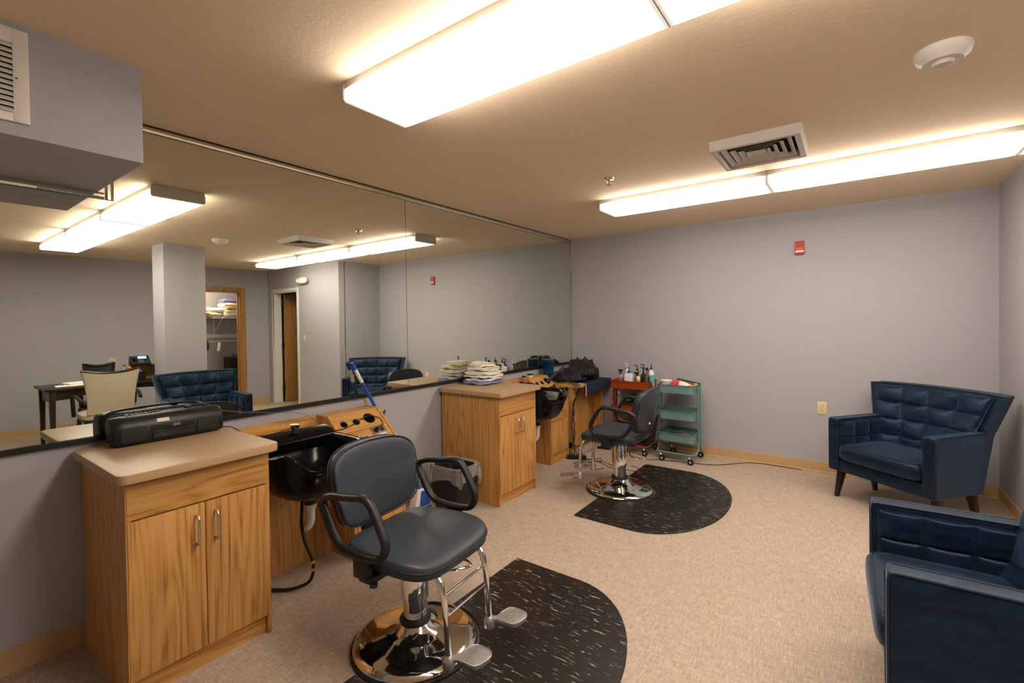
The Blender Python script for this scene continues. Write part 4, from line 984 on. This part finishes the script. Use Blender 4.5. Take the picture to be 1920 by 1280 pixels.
def desk_chair(name, label, cloth, back, loc, rz, mesh=False, kw=1):
    t = thing(name, label, 'chair', loc, rz)      # faces +x
    MB().pad((0,0,.44), .24,.24,.045,.4,.5).build('seat', cloth, t)
    MB().box(-.22,.22,-.22,.22,.375,.405,.006).build('seat_frame', 'darkwood', t)
    def bk(u, v):
        z = .47+.45*v; w_ = (.175+.075*(v**1.3)+.03*(1-v)**3)*kw; y = (u-.5)*2*w_; return Vector((-.24-.05*v+.05*(y/.25)**2-.0, y, z+.015*(1-(2*u-1)**2)*v*-1+ .02*abs(2*u-1)**2*v))
    if not mesh:
        MB().slab(lambda u, v: bk(u, v)+Vector((.02,0,0)), lambda u, v: bk(u, v)-Vector((.02,0,0)), 24, 24).build('backrest', cloth, t, ang=70)
        MB().tube([tuple(bk(k/16, 1)+Vector((0,0,.008))) for k in range(17)], .018, res=10).build('top_rail', 'darkwood', t)
    else:
        MB().slab(lambda u, v: bk(u, v)+Vector((.004,0,0)), lambda u, v: bk(u, v)-Vector((.004,0,0)), 24, 24).build('mesh_back', cloth, t, ang=70)
        E_ = [tuple(bk(k/12, 1)) for k in range(13)]+[tuple(bk(1, 1-k/12)) for k in range(1,13)]+[tuple(bk(1-k/12, 0)) for k in range(1,13)]+[tuple(bk(0, k/12)) for k in range(1,12)]
        MB().tube(E_, .017, True, 10).build('back_frame', 'black', t)
    for s_ in (-1, 1):
        MB().tube([(-.26,s_*.25,.62),(-.10,s_*.265,.665),(.08,s_*.27,.665),(.14,s_*.27,.64),(.14,s_*.26,.42)], .016, smooth=4, res=10, r2=.020).build('armrest', 'darkwood', t)
        for x in (-.20,.20): MB().hexa([(x-.018,s_*.21-.018,.38),(x+.018,s_*.21-.018,.38),(x+.018,s_*.21+.018,.38),(x-.018,s_*.21+.018,.38),(x*1.1-.012,s_*.22-.012,0),(x*1.1+.012,s_*.22-.012,0),(x*1.1+.012,s_*.22+.012,0),(x*1.1-.012,s_*.22+.012,0)]).build('leg', 'darkwood', t)
    return t
desk_chair('guest_chair', 'cream upholstered guest chair with dark wood arms at the desk', 'cream', True, (4.05, 1.55, 0), radians(3))
desk_chair('desk_chair', 'black mesh back chair on the wall side of the desk', 'black', True, (4.98, 1.75, 0), radians(180), True, .62)
# on the desk
t = thing('storage_box', 'open wooden desk organiser with a dark top on the desk', 'organiser', (4.66, 2.16, .7555))
MB().box(-.13,.13,-.20,.20,0,.006).box(-.13,.13,.185,.20,.006,.155).box(.12,.13,-.20,.185,.006,.155).build('organiser_body', 'oakdoor', t); MB().box(-.14,.14,-.22,.21,.155,.167,.003).build('dark_top', 'darkwood', t)
t = thing('desk_phone', 'black desk phone with a lit blue display', 'telephone', (4.64, 2.02, .9235), radians(90))
ph = Matrix.Rotation(radians(38), 4, 'X')     # local: front faces -y ... turned to the mirror
t.rotation_euler = (0,0,radians(-90))
MB().prism([(-.08,0),(-.085,.02),(.03,.115),(.05,.11),(.06,0)], 'x', -.10, .10, .004).build('phone_base', 'black', t)
pm = Matrix.Translation((0,-.0825,.022)) @ Matrix.Rotation(radians(39.5), 4, 'X')
MB().box(-.075,.03,.078,.135,.0,.006,.002,2,pm).build('display_bezel', 'black', t); MB().box(-.068,.023,.084,.128,.0055,.0075,0,1,pm).build('display', 'screen', t, False)
for i in range(3):
    for j in range(4): MB().box(-.028+.019*i,-.015+.019*i,.012+.015*j,.022+.015*j,.0,.004,.001,1,pm).build('key', 'key', t)
MB().pad((.072,.0,.090), .022,.085,.020,.5,.6,mtx=None).build('handset', 'black', t)
t = thing('water_bottle', 'clear water bottle with a blue label and green cap on the desk', 'bottle', (4.48, 1.82, .7555))
MB().lathe([(0,0),(.030,0),(.032,.01),(.032,.12),(.024,.15),(.012,.165),(.012,.175),(0,.175)], seg=28).build('bottle_body', 'clear', t)
MB().lathe([(.0328,.04),(.0328,.09)], seg=28, cap=False).build('printed_label', 'bluep', t); MB().lathe([(0,.172),(.014,.172),(.014,.19),(0,.19)], seg=20).build('cap', 'green', t)
t = thing('marker', 'orange marker lying tilted on the desk clutter', 'marker', (4.45, 1.88, .7555))
MB().tube([(0,-.03,.165),(0,.01,.11),(0,.03,.04)], .018, res=14).build('barrel', 'orange', t); MB().tube([(0,.035,.03),(0,.042,.0)], .014).build('cap', 'black', t)
t = thing('pen_cup', 'black pen cup on the desk next to the guest chair', 'pen cup', (4.28, 1.94, .7555)); MB().lathe([(0,0),(.038,0),(.038,.11),(.034,.11),(.034,.004),(0,.004)], seg=28).build('cup_body', 'black', t); MB().tube([(.01,0,.01),(.02,.0,.125)], .004).build('pen', 'white', t)
for k, (x, y, z, rz, lab) in enumerate(((4.42,1.33,.7555,.1,'loose white paper on the near end of the desk'),(4.52,1.42,.7585,-.2,'folded white paper on top of the loose sheet'),(4.40,2.33,.7555,.05,'white papers on the pillar end of the desk'))):
    o = MB().box(-.10,.10,-.14,.14,0,.002 if k != 1 else .02,.0005).build('paper_sheet', 'paper'); o.location = (x,y,z); o.rotation_euler = (0,0,rz); tag(o, lab, 'paper')

# ================================================================== CLOSET CONTENTS
t = thing('wire_shelf', 'white wire closet shelf holding linens', 'shelf', (6.72, 3.44, 1.58))
mb = MB()
for k in range(17): mb.tube([(-.20+.025*k,-.93,0),(-.20+.025*k,.85,0)], .0028, res=6)
mb.tube([(-.205,-.93,-.025),(-.205,.85,-.025)], .005, res=8)
for k in range(12): mb.tube([(-.205,-.85+.15*k,0),(-.205,-.85+.15*k,-.025)], .004, res=6)
mb.build('wire_deck', 'white', t)
for y in (-.3, .35): MB().tube([(.22,y,-.30),(-.18,y,-.01)], .007).box(.215,.225,y-.01,y+.01,-.32,.0).build('bracket', 'white', t)
o = MB().box(6.93,6.948,2.5,4.295,1.18,1.25,.003).box(6.935,6.948,2.5,4.295,1.10,1.13,.002).build('wall_cleat', 'wpaint'); tag(o, 'white wooden rail on the closet back wall below the shelf', 'rail'); origin(o, (6.94,3.4,1.18))
for k, (y, z, hy, h, mm, dx, lab) in enumerate(((3.50,1.584,.30,.075,'tcream',0,'cream linen spread along the closet shelf'),(3.98,1.584,.16,.12,'tcream',-.02,'crumpled cream linen at the oak jamb end of the shelf'),(3.76,1.655,.17,.09,'tcream',.03,'cream cloth heaped over the middle of the shelf'),
        (3.98,1.70,.14,.06,'tyel',-.02,'mustard cloth halfway up the right linen pile'),(3.97,1.755,.15,.08,'twhite',0,'white cloth near the top of the right linen pile'),(3.98,1.83,.15,.08,'tlav',.01,'lavender blue cloth topping the right linen pile'),
        (3.42,1.60,.12,.05,'tyel',-.14,'mustard cloth hanging off the shelf edge'),(3.42,1.66,.12,.08,'twhite',-.04,'white cloth on the mustard one in the left linen pile'),(3.38,1.735,.11,.08,'tpink',-.04,'pink cloth topping the left linen pile'))):
    o = towel_mesh(6.72+dx, y, z, .17, hy, h, 40+k, .1*(k % 3-1)).build('linen', mm, None, ang=60); tag(o, lab, 'linen', 'linens on the closet shelf'); origin(o, (6.72+dx, y, z))
t = thing('floor_steamer', 'black pole stand with a dark head and white tag in the closet', 'stand', (6.45, 3.46, 0))
MB().tube([(0,0,.02),(0,0,1.0)], .014).build('pole', 'black', t); MB().lathe([(0,0),(.14,0),(.13,.02),(0,.025)], seg=28).build('stand_base', 'black', t)
MB().pad((0,-.02,1.06), .07,.07,.10,.8,.8).build('head', 'darkwood', t); MB().box(-.076,-.07,.015,.06,.98,1.13,.002,2,Matrix.Rotation(radians(-8),4,'X')).build('paper_tag', 'paper', t)
t = thing('suitcase', 'tall black case standing in the closet behind the oak jamb', 'case', (6.60, 4.03, 0))
MB().box(-.14,.14,-.17,.17,.03,.83,.02,3).build('case_body', 'blackm', t); MB().tube([(0,-.05,.83),(0,-.05,.86),(0,.05,.86),(0,.05,.83)], .008, smooth=3).build('handle', 'black', t)
for sx in (-1,1):
    for sy in (-1,1): MB().lathe([(0,-.01),(.018,-.01),(.018,.01),(0,.01)], seg=16, mtx=Matrix.Translation((sx*.1,sy*.13,.0185)) @ Matrix.Rotation(pi/2,4,'X')).build('wheel', 'black', t)
t = thing('closet_light', 'small round ceiling light inside the closet', 'ceiling light', (6.45, 3.3, H))
cl = mat('closet_lamp', (1,.9,.8), .5, emis=(1,.82,.62), es=45.0)
MB().lathe([(0,0),(.16,0),(.16,-.02),(0,-.02)], seg=32).build('housing', 'white', t); MB().lathe([(0,-.021),(.14,-.021),(.12,-.07),(.05,-.09),(0,-.092)], seg=32).build('glass_shade', cl, t)
